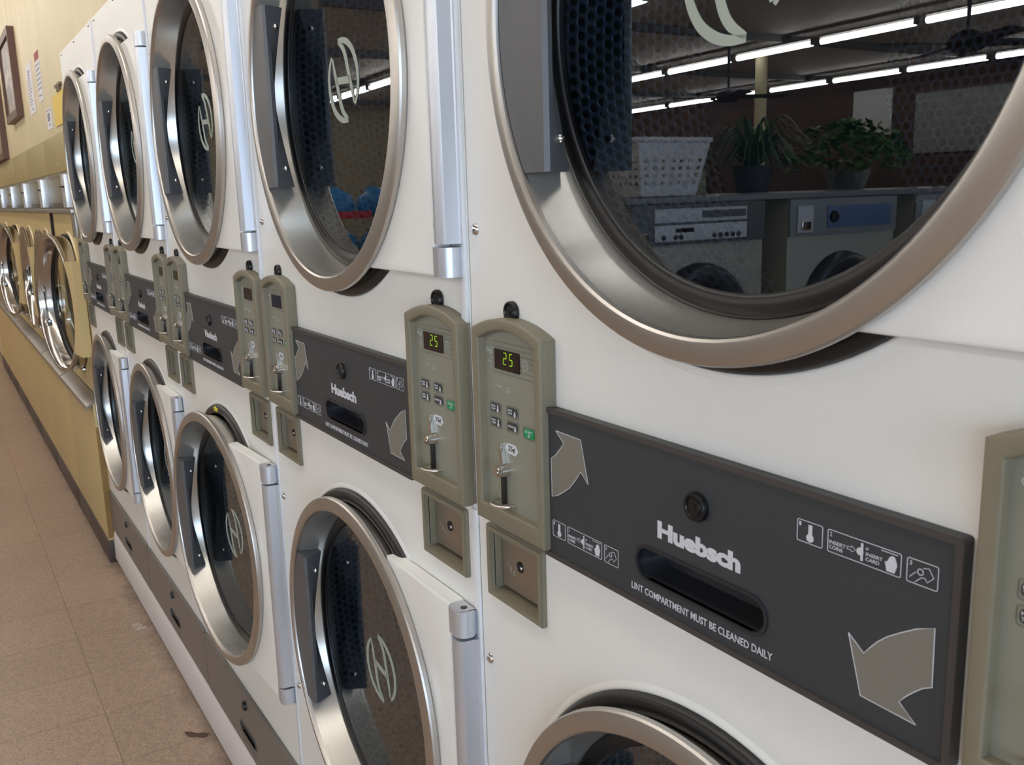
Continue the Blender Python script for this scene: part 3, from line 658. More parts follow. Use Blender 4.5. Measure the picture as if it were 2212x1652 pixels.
YL = ['nearest yellow dryer, beside the white stack, its big round door ajar',
      'second yellow dryer from the white stack, closed door hidden behind the nearest door',
      'third yellow dryer from the white stack, closed round door seen between two bigger looking doors',
      'fourth yellow dryer from the white stack, its round door ajar at the left edge',
      'fifth yellow dryer from the white stack, only its lower panel and coin strip seen',
      'sixth yellow dryer from the white stack, far down the row at the photo edge',
      'farthest yellow dryer at the end of the row, only its lower panel seen']
yp = None
for k in range(7):
    ang = math.radians({0: 8.0, 3: 8.0}.get(k, 0.0))
    if yp is None: d = yp = yellow_dryer(0)
    else: d = copy_tree(yp)
    d.location = (-3.206 - YW * (k + 1), 0.0, 0)
    for c in d.children:
        if c.name.startswith('door'): c.rotation_euler = (0, 0, ang)
    tag(d, YL[k], 'dryer', 'yellow single dryers')
o = G().box(-4.115, -4.070, -.010, -.001, 1.36, 1.480).build('gap_filler', DARKGAP, None, 0)  # brown box before the cabinets, its dark colour painting the shade of the gap
tag(o, 'dark brown strip in the gap between the first two yellow dryers', 'gap')
o = G().box(-3.335, -3.225, -.012, -.001, 1.385, 1.481, .002).build('steel_bracket', TRIMC, None, 40)
tag(o, 'grey steel bracket under the coin strip beside the white dryers', 'bracket')

# ------------------------------------------------------------------ room shell
def struct(o): o['kind'] = 'structure'; return o
def nodes_mat(name):
    m = bpy.data.materials.new(name); m.use_nodes = True; nt = m.node_tree
    return m, nt.nodes, nt.links.new, nt.nodes['Principled BSDF']
def floor_mat():
    m, N, Lk, b = nodes_mat('vinyl_floor_tiles')
    geo = N.new('ShaderNodeNewGeometry'); T = .2985
    ad = N.new('ShaderNodeVectorMath'); ad.operation = 'ADD'; ad.inputs[1].default_value = (3.107 + T * 60, .256 + T * 60, 0); Lk(geo.outputs['Position'], ad.inputs[0])
    dv = N.new('ShaderNodeVectorMath'); dv.operation = 'SCALE'; dv.inputs['Scale'].default_value = 1 / T; Lk(ad.outputs[0], dv.inputs[0])
    fr = N.new('ShaderNodeVectorMath'); fr.operation = 'FRACTION'; Lk(dv.outputs[0], fr.inputs[0])
    fl = N.new('ShaderNodeVectorMath'); fl.operation = 'FLOOR'; Lk(dv.outputs[0], fl.inputs[0])
    sx = N.new('ShaderNodeSeparateXYZ'); Lk(fr.outputs[0], sx.inputs[0])
    def edge(o):
        a = N.new('ShaderNodeMath'); a.operation = 'PINGPONG'; a.inputs[1].default_value = .5; Lk(o, a.inputs[0]); return a.outputs[0]
    mn = N.new('ShaderNodeMath'); mn.operation = 'MINIMUM'; Lk(edge(sx.outputs[0]), mn.inputs[0]); Lk(edge(sx.outputs[1]), mn.inputs[1])
    gr = N.new('ShaderNodeMapRange'); gr.interpolation_type = 'SMOOTHSTEP'; gr.inputs[1].default_value = .0012; gr.inputs[2].default_value = .0050; Lk(mn.outputs[0], gr.inputs[0])
    wn = N.new('ShaderNodeTexWhiteNoise'); wn.noise_dimensions = '2D'; Lk(fl.outputs[0], wn.inputs['Vector'])
    n1 = N.new('ShaderNodeTexNoise'); n1.inputs['Scale'].default_value = 190; n1.inputs['Detail'].default_value = 6; n1.inputs['Roughness'].default_value = .7; Lk(geo.outputs['Position'], n1.inputs['Vector'])
    r1 = N.new('ShaderNodeValToRGB'); r1.color_ramp.elements[0].position = .36; r1.color_ramp.elements[0].color = (*lin((156, 130, 110)), 1); r1.color_ramp.elements[1].position = .66; r1.color_ramp.elements[1].color = (*lin((202, 178, 158)), 1)
    e = r1.color_ramp.elements.new(.5); e.color = (*lin((181, 156, 135)), 1); Lk(n1.outputs['Fac'], r1.inputs[0])
    n3 = N.new('ShaderNodeTexNoise'); n3.inputs['Scale'].default_value = 2.2; n3.inputs['Detail'].default_value = 5; Lk(geo.outputs['Position'], n3.inputs['Vector'])
    s1 = N.new('ShaderNodeMapRange'); s1.inputs[3].default_value = .86; s1.inputs[4].default_value = 1.12; Lk(n3.outputs['Fac'], s1.inputs[0])
    s2 = N.new('ShaderNodeMapRange'); s2.inputs[3].default_value = .965; s2.inputs[4].default_value = 1.035; Lk(wn.outputs['Value'], s2.inputs[0])
    ml = N.new('ShaderNodeMath'); ml.operation = 'MULTIPLY'; Lk(s1.outputs[0], ml.inputs[0]); Lk(s2.outputs[0], ml.inputs[1])
    vo = N.new('ShaderNodeTexVoronoi'); vo.inputs['Scale'].default_value = 105; Lk(geo.outputs['Position'], vo.inputs['Vector'])
    sv = N.new('ShaderNodeSeparateColor'); Lk(vo.outputs['Color'], sv.inputs[0])
    vr = N.new('ShaderNodeMapRange'); vr.inputs[3].default_value = .88; vr.inputs[4].default_value = 1.10; Lk(sv.outputs[0], vr.inputs[0])
    mv = N.new('ShaderNodeMath'); mv.operation = 'MULTIPLY'; Lk(ml.outputs[0], mv.inputs[0]); Lk(vr.outputs[0], mv.inputs[1]); ml = mv
    # small dark flecks and a ragged line of dirt against the plinth
    n4 = N.new('ShaderNodeTexNoise'); n4.inputs['Scale'].default_value = 160; n4.inputs['Detail'].default_value = 1; Lk(geo.outputs['Position'], n4.inputs['Vector'])
    fk = N.new('ShaderNodeMapRange'); fk.inputs[1].default_value = .70; fk.inputs[2].default_value = .76; fk.inputs[3].default_value = 1; fk.inputs[4].default_value = .72; Lk(n4.outputs['Fac'], fk.inputs[0])
    m3 = N.new('ShaderNodeMath'); m3.operation = 'MULTIPLY'; Lk(ml.outputs[0], m3.inputs[0]); Lk(fk.outputs[0], m3.inputs[1])
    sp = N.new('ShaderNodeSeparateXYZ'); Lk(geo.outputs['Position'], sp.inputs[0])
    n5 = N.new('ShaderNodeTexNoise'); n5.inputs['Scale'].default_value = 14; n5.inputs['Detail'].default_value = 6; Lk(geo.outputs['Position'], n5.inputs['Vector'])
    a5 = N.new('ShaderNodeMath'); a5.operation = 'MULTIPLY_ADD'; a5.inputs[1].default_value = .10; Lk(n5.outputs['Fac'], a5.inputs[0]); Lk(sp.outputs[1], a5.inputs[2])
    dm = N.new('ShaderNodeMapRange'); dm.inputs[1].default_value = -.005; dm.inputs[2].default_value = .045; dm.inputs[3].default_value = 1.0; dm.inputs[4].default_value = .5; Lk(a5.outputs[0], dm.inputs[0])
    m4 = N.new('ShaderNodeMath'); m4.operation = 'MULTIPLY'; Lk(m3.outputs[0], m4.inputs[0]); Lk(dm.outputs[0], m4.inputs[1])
    hs = N.new('ShaderNodeHueSaturation'); Lk(m4.outputs[0], hs.inputs['Value']); Lk(r1.outputs[0], hs.inputs['Color'])
    mx = N.new('ShaderNodeMix'); mx.data_type = 'RGBA'; mx.inputs[6].default_value = (*lin((120, 94, 76)), 1); Lk(gr.outputs[0], mx.inputs[0]); Lk(hs.outputs[0], mx.inputs[7]); Lk(mx.outputs[2], b.inputs['Base Color'])
    b.inputs['Roughness'].default_value = .42
    bp = N.new('ShaderNodeBump'); bp.inputs['Strength'].default_value = .25; bp.inputs['Distance'].default_value = .002; Lk(gr.outputs[0], bp.inputs['Height']); Lk(bp.outputs[0], b.inputs['Normal'])
    return m
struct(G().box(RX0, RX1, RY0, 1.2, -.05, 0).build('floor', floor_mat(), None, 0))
m, N, Lk, b = nodes_mat('ceiling_panels')
geo = N.new('ShaderNodeNewGeometry'); n1 = N.new('ShaderNodeTexNoise'); n1.inputs['Scale'].default_value = 1.2; Lk(geo.outputs['Position'], n1.inputs['Vector'])
r = N.new('ShaderNodeValToRGB'); r.color_ramp.elements[0].color = (*lin((160, 157, 154)), 1); r.color_ramp.elements[1].color = (*lin((205, 200, 196)), 1); Lk(n1.outputs['Fac'], r.inputs[0]); Lk(r.outputs[0], b.inputs['Base Color']); b.inputs['Roughness'].default_value = .6
struct(G().box(RX0, RX1, RY0, 1.2, RZ, RZ + .05).build('ceiling', m, None, 0))
BEAM = mat('dark_ceiling_beam', (92, 90, 90), .6)
for k in range(8):
    x = 3.73 - k * 2.56
    struct(G().box(x - .035, x + .035, RY0 + .01, -.02, RZ - .075, RZ - .001).build('trim_%d' % (k + 1), BEAM, None, 0))
# yellow pleated panel wall above the dryers
m, N, Lk, b = nodes_mat('yellow_panel_wall')
geo = N.new('ShaderNodeNewGeometry'); n1 = N.new('ShaderNodeTexNoise'); n1.inputs['Scale'].default_value = 3; Lk(geo.outputs['Position'], n1.inputs['Vector'])
r = N.new('ShaderNodeValToRGB'); r.color_ramp.elements[0].color = (*lin((208, 192, 150)), 1); r.color_ramp.elements[1].color = (*lin((222, 206, 166)), 1); Lk(n1.outputs['Fac'], r.inputs[0]); Lk(r.outputs[0], b.inputs['Base Color']); b.inputs['Roughness'].default_value = .42
mp = N.new('ShaderNodeMapping'); Lk(geo.outputs['Position'], mp.inputs[0]); mp.inputs['Scale'].default_value = (1, 0, .06)
n2 = N.new('ShaderNodeTexNoise'); n2.inputs['Scale'].default_value = 5.5; n2.inputs['Detail'].default_value = 1; Lk(mp.outputs[0], n2.inputs['Vector'])
bp = N.new('ShaderNodeBump'); bp.inputs['Strength'].default_value = .5; bp.inputs['Distance'].default_value = .03; Lk(n2.outputs['Fac'], bp.inputs['Height']); Lk(bp.outputs[0], b.inputs['Normal'])
WALLY = m
g = G(); g.plate([(RX0, 1.8145), (-3.204, 1.8145), (-3.204, .957 + ZO + BASE + .0015), (.80, .957 + ZO + BASE + .0015), (.80, 0.0), (RX1, 0.0), (RX1, RZ), (RX0, RZ)], [], .004, .03)
struct(g.build('wall_right', WALLY, None, 0))
struct(G().box(RX0, -3.206 - 7 * YW - .004, .004, .03, 0, 1.814).build('wall_right_lower', WALLY, None, 0))
struct(G().box(RX0, RX1, 1.15, 1.2, 0, RZ).build('wall_behind_dryers', mat('plaster_wall', (196, 180, 150), .7), None, 0))
# far end wall, dark panelled wall opposite, wall with the shop windows
DARKW = mat('dark_wood_panelling', (84, 66, 56), .55, var=.25, vscale=2, stretch=(1, 1, .2))
def brick_mat():
    m, N, Lk, b = nodes_mat('brown_brick')
    geo = N.new('ShaderNodeNewGeometry'); mp = N.new('ShaderNodeMapping'); mp.inputs['Rotation'].default_value = (PI / 2, 0, 0); Lk(geo.outputs['Position'], mp.inputs[0])
    br = N.new('ShaderNodeTexBrick'); br.inputs['Scale'].default_value = 2.2; br.inputs['Color1'].default_value = (*lin((92, 66, 54)), 1); br.inputs['Color2'].default_value = (*lin((74, 56, 50)), 1); br.inputs['Mortar'].default_value = (*lin((60, 54, 52)), 1); Lk(mp.outputs[0], br.inputs['Vector'])
    Lk(br.outputs['Color'], b.inputs['Base Color']); b.inputs['Roughness'].default_value = .8; return m
struct(G().box(RX0 - .05, RX0, RY0, 1.2, 0, RZ).build('wall_far', mat('far_wall_paint', (170, 158, 130), .6), None, 0))
struct(G().box(RX0, RX1, RY0 - .05, RY0, 0, RZ).build('wall_opposite', brick_mat(), None, 0))
b2 = bmesh.new()
gW = G()
y_edges = [RY0]
zs0, zs1 = .7, 2.6
def yzbox(ya, yb, za, zb): gW.box(RX1, RX1 + .12, ya, yb, za, zb)
ys = sorted(WIN); prev = RY0
for y0, y1 in ys:
    yzbox(prev, y0, 0, RZ); yzbox(y0, y1, 0, zs0); yzbox(y0, y1, zs1, RZ); prev = y1
yzbox(prev, 1.2, 0, RZ)
struct(gW.build('wall_front', mat('front_wall_paint', (190, 182, 168), .6), None, 0))
for i, (y0, y1) in enumerate(ys):
    wf = G(); wf.box(RX1 + .02, RX1 + .07, y0, y0 + .05, zs0, zs1); wf.box(RX1 + .02, RX1 + .07, y1 - .05, y1, zs0, zs1); wf.box(RX1 + .02, RX1 + .07, y0 + .05, y1 - .05, zs0, zs0 + .05); wf.box(RX1 + .02, RX1 + .07, y0 + .05, y1 - .05, zs1 - .05, zs1)
    ym = (y0 + y1) / 2; wf.box(RX1 + .02, RX1 + .07, ym - .03, ym + .03, zs0 + .05, zs1 - .05)
    wo = struct(wf.build('window_%d' % (i + 1), mat('window_frame_aluminium', (150, 150, 152), .4, .7), None, 30))

# ------------------------------------------------------------------ fluorescent strip lights
TUBEM = bpy.data.materials.new('fluorescent_tube'); TUBEM.use_nodes = True; nt = TUBEM.node_tree; nt.nodes.clear()
em = nt.nodes.new('ShaderNodeEmission'); em.inputs[0].default_value = (1.0, .953, .888, 1); em.inputs[1].default_value = TUBE; om = nt.nodes.new('ShaderNodeOutputMaterial'); nt.links.new(em.outputs[0], om.inputs[0])
HOUS = mat('lamp_housing', (120, 116, 112), .5)
def strip_light():
    root = empty('strip_light')
    G().box(-.60, .60, -.045, .045, 2.985, 3.003, .004).build('housing', HOUS, root, 40)
    for s_ in (-1, 1): G().box(s_ * .586 - .010, s_ * .586 + .010, -.030, .030, 2.925, 2.985, .002).build('lamp_holder', HOUS, root, 40)
    t = G().cyl((-.575, 0, 2.945), (.575, 0, 2.945), .031, n=14).build('tube', TUBEM, root, 60)
    return root
sl = strip_light(); first = True; RA = math.radians(4.0); PITCH = 1.28
SLAB = {0: 'first row from the dryers', 1: 'second row', 2: 'third row', 3: 'fourth row'}
for r_i, yy in enumerate((-1.02, -4.52, -7.62, -10.72)):
    for k in range(15):
        t = [10.4, 10.4, 10.56, 10.56][r_i] - k * PITCH
        if r_i == 0 and t > 8.5: continue
        x = -7 + t * math.cos(RA); yl = yy + t * math.sin(RA)
        o = sl if first else copy_tree(sl); first = False
        o.location = (x, yl, 0); o.rotation_euler = (0, 0, RA)
        tag(o, 'bright fluorescent strip light on the ceiling in the %s' % SLAB[r_i], 'ceiling light', 'fluorescent strips, ' + SLAB[r_i])

# ------------------------------------------------------------------ notices and pictures on the yellow wall
PAPER = mat('white_paper', (226, 222, 224), .7)
FRAMEM = mat('brown_picture_frame', (98, 66, 54), .45)
m, N, Lk, b = nodes_mat('sepia_picture')
tc = N.new('ShaderNodeTexCoord'); n1 = N.new('ShaderNodeTexNoise'); n1.inputs['Scale'].default_value = 5; n1.inputs['Detail'].default_value = 5; n1.inputs['Distortion'].default_value = .6; Lk(tc.outputs['Generated'], n1.inputs['Vector'])
r = N.new('ShaderNodeValToRGB'); r.color_ramp.elements[0].position = .40; r.color_ramp.elements[0].color = (*lin((64, 48, 40)), 1); r.color_ramp.elements[1].position = .62; r.color_ramp.elements[1].color = (*lin((168, 150, 128)), 1); Lk(n1.outputs['Fac'], r.inputs[0]); Lk(r.outputs[0], b.inputs['Base Color']); b.inputs['Roughness'].default_value = .3
def picture(x0, x1, z0, z1, label, dep=.035):
    root = empty('framed_picture', ((x0 + x1) / 2, .004, z0)); w_, h_ = (x1 - x0) / 2, z1 - z0
    G().plate([(-w_, 0), (w_, 0), (w_, h_), (-w_, h_)], [[(-w_ + .035, .04), (w_ - .035, .04), (w_ - .035, h_ - .04), (-w_ + .035, h_ - .04)]], -dep, -.0005).build('frame', FRAMEM, root, 30)
    G().box(-w_ + .03, w_ - .03, -dep + .012, -dep + .016, .035, h_ - .035).build('print', m, root, 30)
    tag(root, label, 'picture'); return root
picture(-5.50, -4.83, 1.99, 2.445, 'brown framed sepia picture hanging on the yellow wall left of the papers')
picture(-7.00, -6.07, 1.82, 2.32, 'framed picture cut off by the left photo edge, lower on the yellow wall')
p = empty('paper_notice', (-4.365, .004, 1.962)); G().box(-.125, .125, -.0015, -.0003, 0, .238).build('sheet', PAPER, p, 0)
g = G(); rnd = random.Random(3)
for i in range(12):
    z = .20 - i * .014
    if i < 3: g.stroke([(-.05, z), (.03 - .01 * i, z)], .009, -.0019, -.0015)
    else: g.stroke([(-.095, z), (-.095 + rnd.uniform(.11, .18), z)], .004, -.0019, -.0015)
g.stroke([(-.01, .022), (.04, .022)], .008, -.0019, -.0015); g.build('print', mat('grey_print', (136, 136, 150), .7), p, 0)
tag(p, 'larger white paper notice taped to the yellow wall beside the framed picture', 'notice')
p = empty('calendar_sheet', (-3.975, .004, 1.985)); G().box(-.082, .082, -.0015, -.0003, 0, .218).build('sheet', PAPER, p, 0)
G().box(-.081, .081, -.0021, -.0015, .182, .217).build('red_heading', mat('red_heading', (150, 62, 52), .6), p, 0)
g = G()
for i in range(7):
    for j in range(6): g.stroke([(-.072 + i * .021, .162 - j * .021), (-.060 + i * .021, .162 - j * .021)], .008, -.0019, -.0015)
g.stroke([(-.07, .03), (.05, .026)], .005, -.0019, -.0015); g.build('print', MATS['grey_print'], p, 0)
tag(p, 'narrow white sheet with red heading on the yellow wall, above the small notice', 'notice')
p = empty('small_notice', (-3.775, .004, 1.848)); G().box(-.088, .088, -.0015, -.0003, 0, .088).build('sheet', PAPER, p, 0)
g = G(); g.stroke([(-.05, .052), (.035, .052)], .034, -.0019, -.0015); g.stroke([(-.02, .020), (.03, .020)], .008, -.0019, -.0015); g.stroke([(-.07, .080), (.07, .080)], .004, -.0019, -.0015); g.build('print', MATS['grey_print'], p, 0)
tag(p, 'small white notice low on the yellow wall just above the olive band', 'notice')
o = G().box(-3.560, -3.225, -.0005, .0035, 1.842, 1.965).build('yellow_poster', mat('bright_yellow_paper', (232, 200, 96), .6, var=.04), None, 0)
tag(o, 'bright yellow paper on the wall beside the far end of the white dryers', 'poster')
o = G(); o.box(-3.42, -3.26, -.006, .0035, 1.985, 1.996); o.box(-3.37, -3.35, -.006, .0035, 1.965, 1.985); o.box(-3.32, -3.30, -.006, .0035, 1.965, 1.985)
o = o.build('wall_bracket', mat('bracket_brown', (120, 100, 78), .6), None, 0); tag(o, 'small brown bracket on the yellow wall above the bright yellow paper', 'bracket')

# ------------------------------------------------------------------ things lying on the floor
o = G(); pts = [(-2.486 + .030 * math.cos(t * .9) * (1 if t < 5 else .4) + t * .003, -.070 + .012 * math.sin(t * 1.7) + t * .003, .0022) for t in [k * .4 for k in range(26)]]
o.tube(pts, .0011, 6); o = o.build('thread_scrap', mat('white_thread', (226, 220, 212), .8), None, 60); tag(o, 'curled white thread lying on the floor tiles near the plinth', 'thread')
o = G(); b = bmesh.new()
pl = [(-1.668, -.078), (-1.652, -.060), (-1.640, -.052), (-1.628, -.030), (-1.618, -.022), (-1.606, -.030), (-1.612, -.045), (-1.622, -.052), (-1.632, -.070), (-1.650, -.078)]
A = [b.verts.new((x, y, .0006)) for x, y in pl]; B = [b.verts.new((x, y, .0032)) for x, y in pl]
for i in range(len(pl)): b.faces.new((A[i], A[(i + 1) % len(pl)], B[(i + 1) % len(pl)], B[i]))
b.faces.new(A[::-1]); b.faces.new(B); o.merge(b); o = o.build('tile_chip', mat('chip_dark', (92, 72, 58), .8, var=.3, vscale=60), None, 0); tag(o, 'broken dark chip of floor tile beside the plinth of the middle white dryer', 'tile chip')

# ------------------------------------------------------------------ things seen mirrored in the door glass: washers, plants, baskets
WG = mat('washer_grey_beige', (176, 174, 166), .4); WD = mat('washer_dark_side', (96, 98, 102), .45); WP = mat('washer_panel_light', (208, 212, 222), .4); WB = mat('washer_panel_blue', (92, 118, 164), .4)
def washer(kind):
    root = empty('front_load_washer'); w_ = .745
    G().box(0, w_, .0, .75, .0, 1.452, .006).build('cabinet', WG, root, 40)
    P = G().box(.002, w_ - .002, -.012, -.0005, 1.285, 1.448, .003).build('control_panel', WD if kind == 0 else mat('washer_panel_mid', (140, 146, 154), .4), root, 40)
    if kind == 0:
        a = G().box(.115, .630, -.0165, -.012, 1.376, 1.432, .001).build('panel_strip', WP, P, 30)
        c = G().box(.115, .630, -.0165, -.012, 1.300, 1.366, .001).build('panel_strip', WP, P, 30)
        G().box(.125, .375, -.0175, -.0165, 1.390, 1.420).build('printed_chart', WD, a, 0)
        G().box(.420, .520, -.0175, -.0165, 1.335, 1.352).build('display', DISP, c, 0)
        g = G()
        for x in (.165, .20, .235, .27, .305, .49, .52, .585): g.lathe([(.0001, -.022), (.010, -.021), (.011, -.0165)], (x, 1.316), 12)
        g.build('button', BLKPL, c, 40)
        cb = G().box(.665, .728, -.022, -.012, 1.290, 1.338, .002).build('coin_box', CHROME, P, 30); G().lathe([(.0001, -.024), (.006, -.024), (.006, -.022)], (.697, 1.314), 12).build('lock', BLKPL, cb, 40)
    else:
        G().box(.05, .50, -.0165, -.012, 1.315, 1.415, .002).build('panel_strip', WB, P, 30)
        cb = G().box(.60, .70, -.020, -.012, 1.30, 1.42, .002).build('coin_box', WP, P, 30); G().box(.62, .68, -.026, -.020, 1.31, 1.35, .002).build('coin_slide', CHROME, cb, 30)
        g = G(); g.lathe([(.0001, -.03), (.025, -.028), (.028, -.0165)], (.46, 1.365), 20); g.build('knob', BLKPL, P, 40)
    R_ = G().lathe([(.175, -.020), (.20, -.045), (.235, -.050), (.262, -.035), (.270, .0)], (w_ / 2, .935), 56).build('door_ring', mat('washer_door_grey', (66, 68, 74), .3, .3), root, 50)
    G().lathe([(.0001, -.035), (.12, -.030), (.178, -.018)], (w_ / 2, .935), 48).build('door_glass', mat('washer_glass', (18, 20, 24), .06), R_, 60)
    return root
w0, w1 = washer(0), washer(1)
WL = ['beige washer with light control strips and steel coin box, mirrored in the nearest glass', 'beige front load washer with blue control panel, mirrored in the nearest upper glass',
      'beige front load washer third along its row, facing the nearest white dryer', 'beige front load washer at the end of its row']
for i, (src, y1_) in enumerate(((w0, -1.815), (w1, -2.715), (None, -3.605), (None, -4.495))):
    o = src or copy_tree(w1); o.location = (-2.0, y1_ - .745, 0); o.rotation_euler = (0, 0, PI / 2); tag(o, WL[i], 'washer', 'front load washers')
o = G().box(-2.76, -1.985, -5.25, -1.79, 1.4535, 1.478, .004).build('worktop', mat('grey_worktop', (128, 130, 136), .35), None, 40); tag(o, 'long grey worktop lying across the tops of the beige washers', 'worktop')
def basket(loc, colr, label, w_=.40, h_=.235):
    m_ = mat('basket_' + '_'.join(map(str, colr)), colr, .45); root = empty('laundry_basket', loc)
    g = G(); b = bmesh.new()
    def wall(p0, p1, q0, q1, nx):
        # sloping side with slot holes as a grid of strips
        nz = 7
        pt = lambda u, v: Vector(p0).lerp(Vector(p1), u).lerp(Vector(q0).lerp(Vector(q1), u), v)
        for i in range(nx * 2 + 1):
            for j in range(nz * 2 + 1):
                if i % 2 == 1 and j % 2 == 1 and 2 < j < nz * 2 - 3: continue
                u0, u1, v0, v1 = i / (nx * 2 + 1), (i + 1) / (nx * 2 + 1), j / (nz * 2 + 1), (j + 1) / (nz * 2 + 1)
                g.bm.faces.new([g.bm.verts.new(pt(a, c)) for a, c in ((u0, v0), (u1, v0), (u1, v1), (u0, v1))])
    a, c = w_ * .38, .13; A, C = w_ * .5, .17
    lo_ = [(-a, -c, .004), (a, -c, .004), (a, c, .004), (-a, c, .004)]; hi = [(-A, -C, h_), (A, -C, h_), (A, C, h_), (-A, C, h_)]
    for i in range(4): wall(lo_[i], lo_[(i + 1) % 4], hi[i], hi[(i + 1) % 4], 7)
    g.bm.faces.new([g.bm.verts.new(p) for p in lo_[::-1]]); g.build('basket_body', m_, root, 20)
    G().tube([hi[0], hi[1], hi[2], hi[3], hi[0]], .011, 8).build('rim', m_, root, 60)
    tag(root, label, 'basket'); return root
o = basket((-2.28, -2.150, 1.4785), (226, 226, 232), 'white slotted laundry basket on the worktop over the washers'); o.rotation_euler = (0, 0, PI / 2)
o = basket((-2.63, -1.985, 1.4785), (206, 200, 176), 'cream laundry basket behind the white basket on the worktop', .36, .15); o.rotation_euler = (0, 0, PI / 2)
o = G().box(-2.72, -2.55, -2.74, -2.50, 1.4785, 1.60, .004).build('carton', mat('cream_carton', (196, 184, 150), .7), None, 40); tag(o, 'cream carton between the white basket and the grassy plant', 'box')
LEAF1 = mat('spider_plant_leaf', (70, 104, 66), .45, var=.2, vscale=30); LEAF2 = mat('pothos_leaf', (66, 112, 44), .4, var=.3, vscale=30); POT = mat('dark_pot', (50, 56, 60), .5); FOIL = mat('crumpled_foil', (190, 190, 196), .2, 1, bump=1.0, bscale=60)
def spider(loc):
    root = empty('spider_plant', loc); G().lathe([(.0001, .002), (.075, .002), (.10, .13), (.092, .13), (.085, .11), (.0001, .11)], (0, 0), 28, axis='Z').build('pot', POT, root, 40)
    b = G(); rn = random.Random(5)
    for i in range(110):
        a = rn.uniform(0, 2 * PI); Ln = rn.uniform(.16, .36); up = rn.uniform(.08, .24); w_ = rn.uniform(.005, .009); dx, dy = math.cos(a), math.sin(a); L = []; Rr = []
        for k in range(8):
            t = k / 7; rr = Ln * t; z = .11 + up * math.sin(min(1.0, t * 1.25) * PI * .62) * 1.1 - .30 * max(0, t - .45) ** 1.5; ww = w_ * (1 - t ** 2) + .0006; z = max(z, .006)
            L.append(b.bm.verts.new((dx * rr - dy * ww, dy * rr + dx * ww, z))); Rr.append(b.bm.verts.new((dx * rr + dy * ww, dy * rr - dx * ww, z)))
        for k in range(7): b.bm.faces.new((L[k], L[k + 1], Rr[k + 1], Rr[k]))
    b.build('foliage', LEAF1, root, 60); tag(root, 'grassy arching potted plant on the worktop over the washers', 'plant')
spider((-2.36, -2.86, 1.4785))
def bushy(loc):
    root = empty('bushy_plant', loc); G().lathe([(.0001, .002), (.085, .002), (.12, .10), (.112, .10), (.10, .085), (.0001, .085)], (0, 0), 20, axis='Z').build('foil_pot', FOIL, root, 30)
    b = G(); rn = random.Random(9)
    for i in range(520):
        th, ph = rn.uniform(0, 2 * PI), rn.uniform(-.35, PI / 2); rr = rn.uniform(.55, 1.0)
        c = Vector((.34 * rr * math.cos(th) * math.cos(ph), .36 * rr * math.sin(th) * math.cos(ph), .15 + .20 * rr * math.sin(ph)))
        c.z = max(c.z, .02); s_ = rn.uniform(.018, .034); q = Matrix.Rotation(rn.uniform(0, 2 * PI), 3, 'Z') @ Matrix.Rotation(rn.uniform(-.9, .9), 3, 'X')
        sh_ = [(0, -1, 0), (.6, -.35, .08), (.55, .35, .05), (0, 1.1, 0), (-.55, .35, .05), (-.6, -.35, .08)]
        b.bm.faces.new([b.bm.verts.new(c + q @ (Vector(p) * s_)) for p in sh_])
    b.build('foliage', LEAF2, root, 0); tag(root, 'bushy leafy plant in a foil wrapped pot on the worktop', 'plant')
bushy((-2.34, -3.52, 1.4785))
# column, ceiling fans, white boards, shelf with blue bags
o = G().cyl((-7.1, -7.86, 0.0), (-7.1, -7.86, RZ - .077), .068, n=32).build('steel_column', mat('cream_column', (208, 198, 160), .5), None, 40); tag(o, 'round cream painted steel column standing in the room', 'column')
FANM = mat('dark_fan', (38, 34, 36), .5)
def fan(loc, label):
    root = empty('ceiling_fan', loc)
    G().lathe([(.0001, .60), (.07, .598), (.06, .55), (.018, .53), (.012, .10), (.05, .09), (.13, .05), (.14, 0), (.10, -.05), (.0001, -.06)], (0, 0), 28, axis='Z').build('motor', FANM, root, 40)
    for k in range(4):
        a = k * PI / 2 + .5; g = G(); g.box(.14, .66, -.065, .065, .0, .012, .004); me_o = g.build('blade', FANM, root, 40); me_o.rotation_euler = (.2, 0, a)
    tag(root, label, 'ceiling fan', 'ceiling fans'); return root
fan((-7.0, -7.25, 2.48), 'dark ceiling fan farther from the dryers, mirrored left of the column')
fan((-3.37, -6.05, 2.48), 'dark ceiling fan nearer the washers, mirrored at the right of the glass')
o = G().box(-9.1, -8.4, RY0 + .001, RY0 + .03, 2.20, 2.88, .003).build('white_board', mat('board_white', (204, 204, 206), .5), None, 40); tag(o, 'white board high on the brown brick wall opposite', 'board')
o = G().box(-8.0, -5.8, RY0 + .001, RY0 + .03, 1.9, 2.75, .003).build('display_board', mat('board_grey', (140, 142, 144), .5), None, 40); tag(o, 'wide pale board on the brick wall beside the smaller white board', 'board')
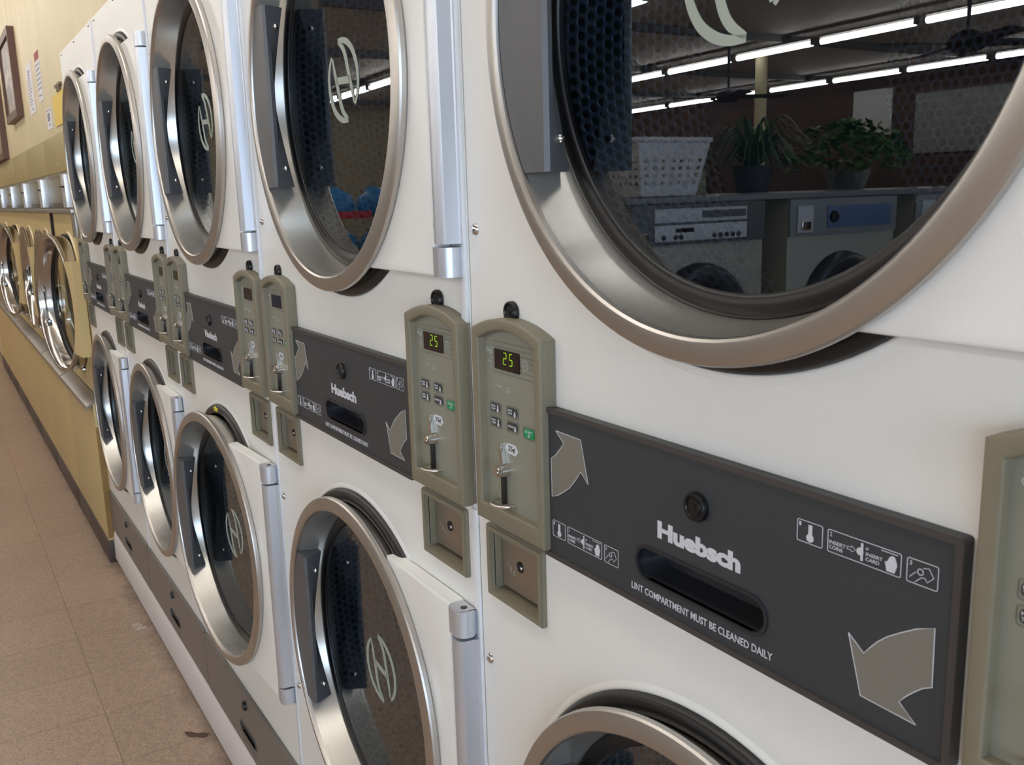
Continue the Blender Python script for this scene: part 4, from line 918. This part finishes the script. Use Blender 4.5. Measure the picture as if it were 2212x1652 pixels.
# wire rack with blue laundry bags
RACK = mat('rack_steel', (120, 122, 126), .35, .8); BAG = mat('blue_plastic_bag', (70, 140, 205), .22, bump=1.0, bscale=40, var=.35, vscale=18)
rk = empty('wire_rack', (-5.25, -3.0, 0)); g = G()
for x in (-.22, .22):
    for y in (0, 1.7): g.cyl((x, y, 0), (x, y, 1.75), .014, n=10)
g.build('posts', RACK, rk, 60)
for z in (.30, .72, 1.10, 1.375):
    g = G()
    for i in range(9): g.cyl((-.22 + i * .055, 0, z), (-.22 + i * .055, 1.7, z), .004, n=6)
    g.cyl((-.22, 0, z), (.22, 0, z), .006, n=6); g.cyl((-.22, 1.7, z), (.22, 1.7, z), .006, n=6); g.build('wire_shelf', RACK, rk, 60)
tag(rk, 'tall wire rack full of blue bags, mirrored low in the second upper door', 'rack')
rn = random.Random(11)
def bag(loc, s_):
    b = bmesh.new(); bmesh.ops.create_icosphere(b, subdivisions=3, radius=1)
    for v in b.verts:
        n_ = v.co.normalized(); f = 1 + .10 * math.sin(5 * n_.x + 3 * n_.z) + .06 * math.sin(9 * n_.y + 2 * n_.x) + rn.uniform(-.03, .03)
        v.co = Vector((n_.x * .17 * f, n_.y * .16 * f, max(n_.z * .15 * f, -.10))) * s_
    gg = G(); gg.merge(b, Matrix.Translation((0, 0, .10 * s_ + .005))); o = gg.build('laundry_bag', BAG, None, 60); o.location = loc; return o
bp0 = bag((-5.25, -2.75, 1.38), .78); nb = 0
for lv, (z, name_) in enumerate(((1.38, 'top'), (1.105, 'second'), (.725, 'third'))):
    for i in range(5):
        if lv == 0 and i == 0: o = bp0
        else: o = bp0.copy(); COL.objects.link(o)
        o.location = (-5.25 + rn.uniform(-.02, .02), -2.78 + i * .31, z); o.scale = (1, 1, 1 if lv != 1 else .95); o.rotation_euler = (0, 0, rn.uniform(0, 6)); nb += 1
        tag(o, 'crumpled blue plastic laundry bag on the %s shelf of the wire rack' % name_, 'bag', 'blue bags on the %s shelf of the wire rack' % name_)
o = G().box(-5.022, -5.010, -2.02, -1.68, 1.375, 1.42, .002).build('red_shelf_label', mat('red_label', (190, 40, 50), .5), None, 30); tag(o, 'red label strip on the front of the wire rack', 'label')
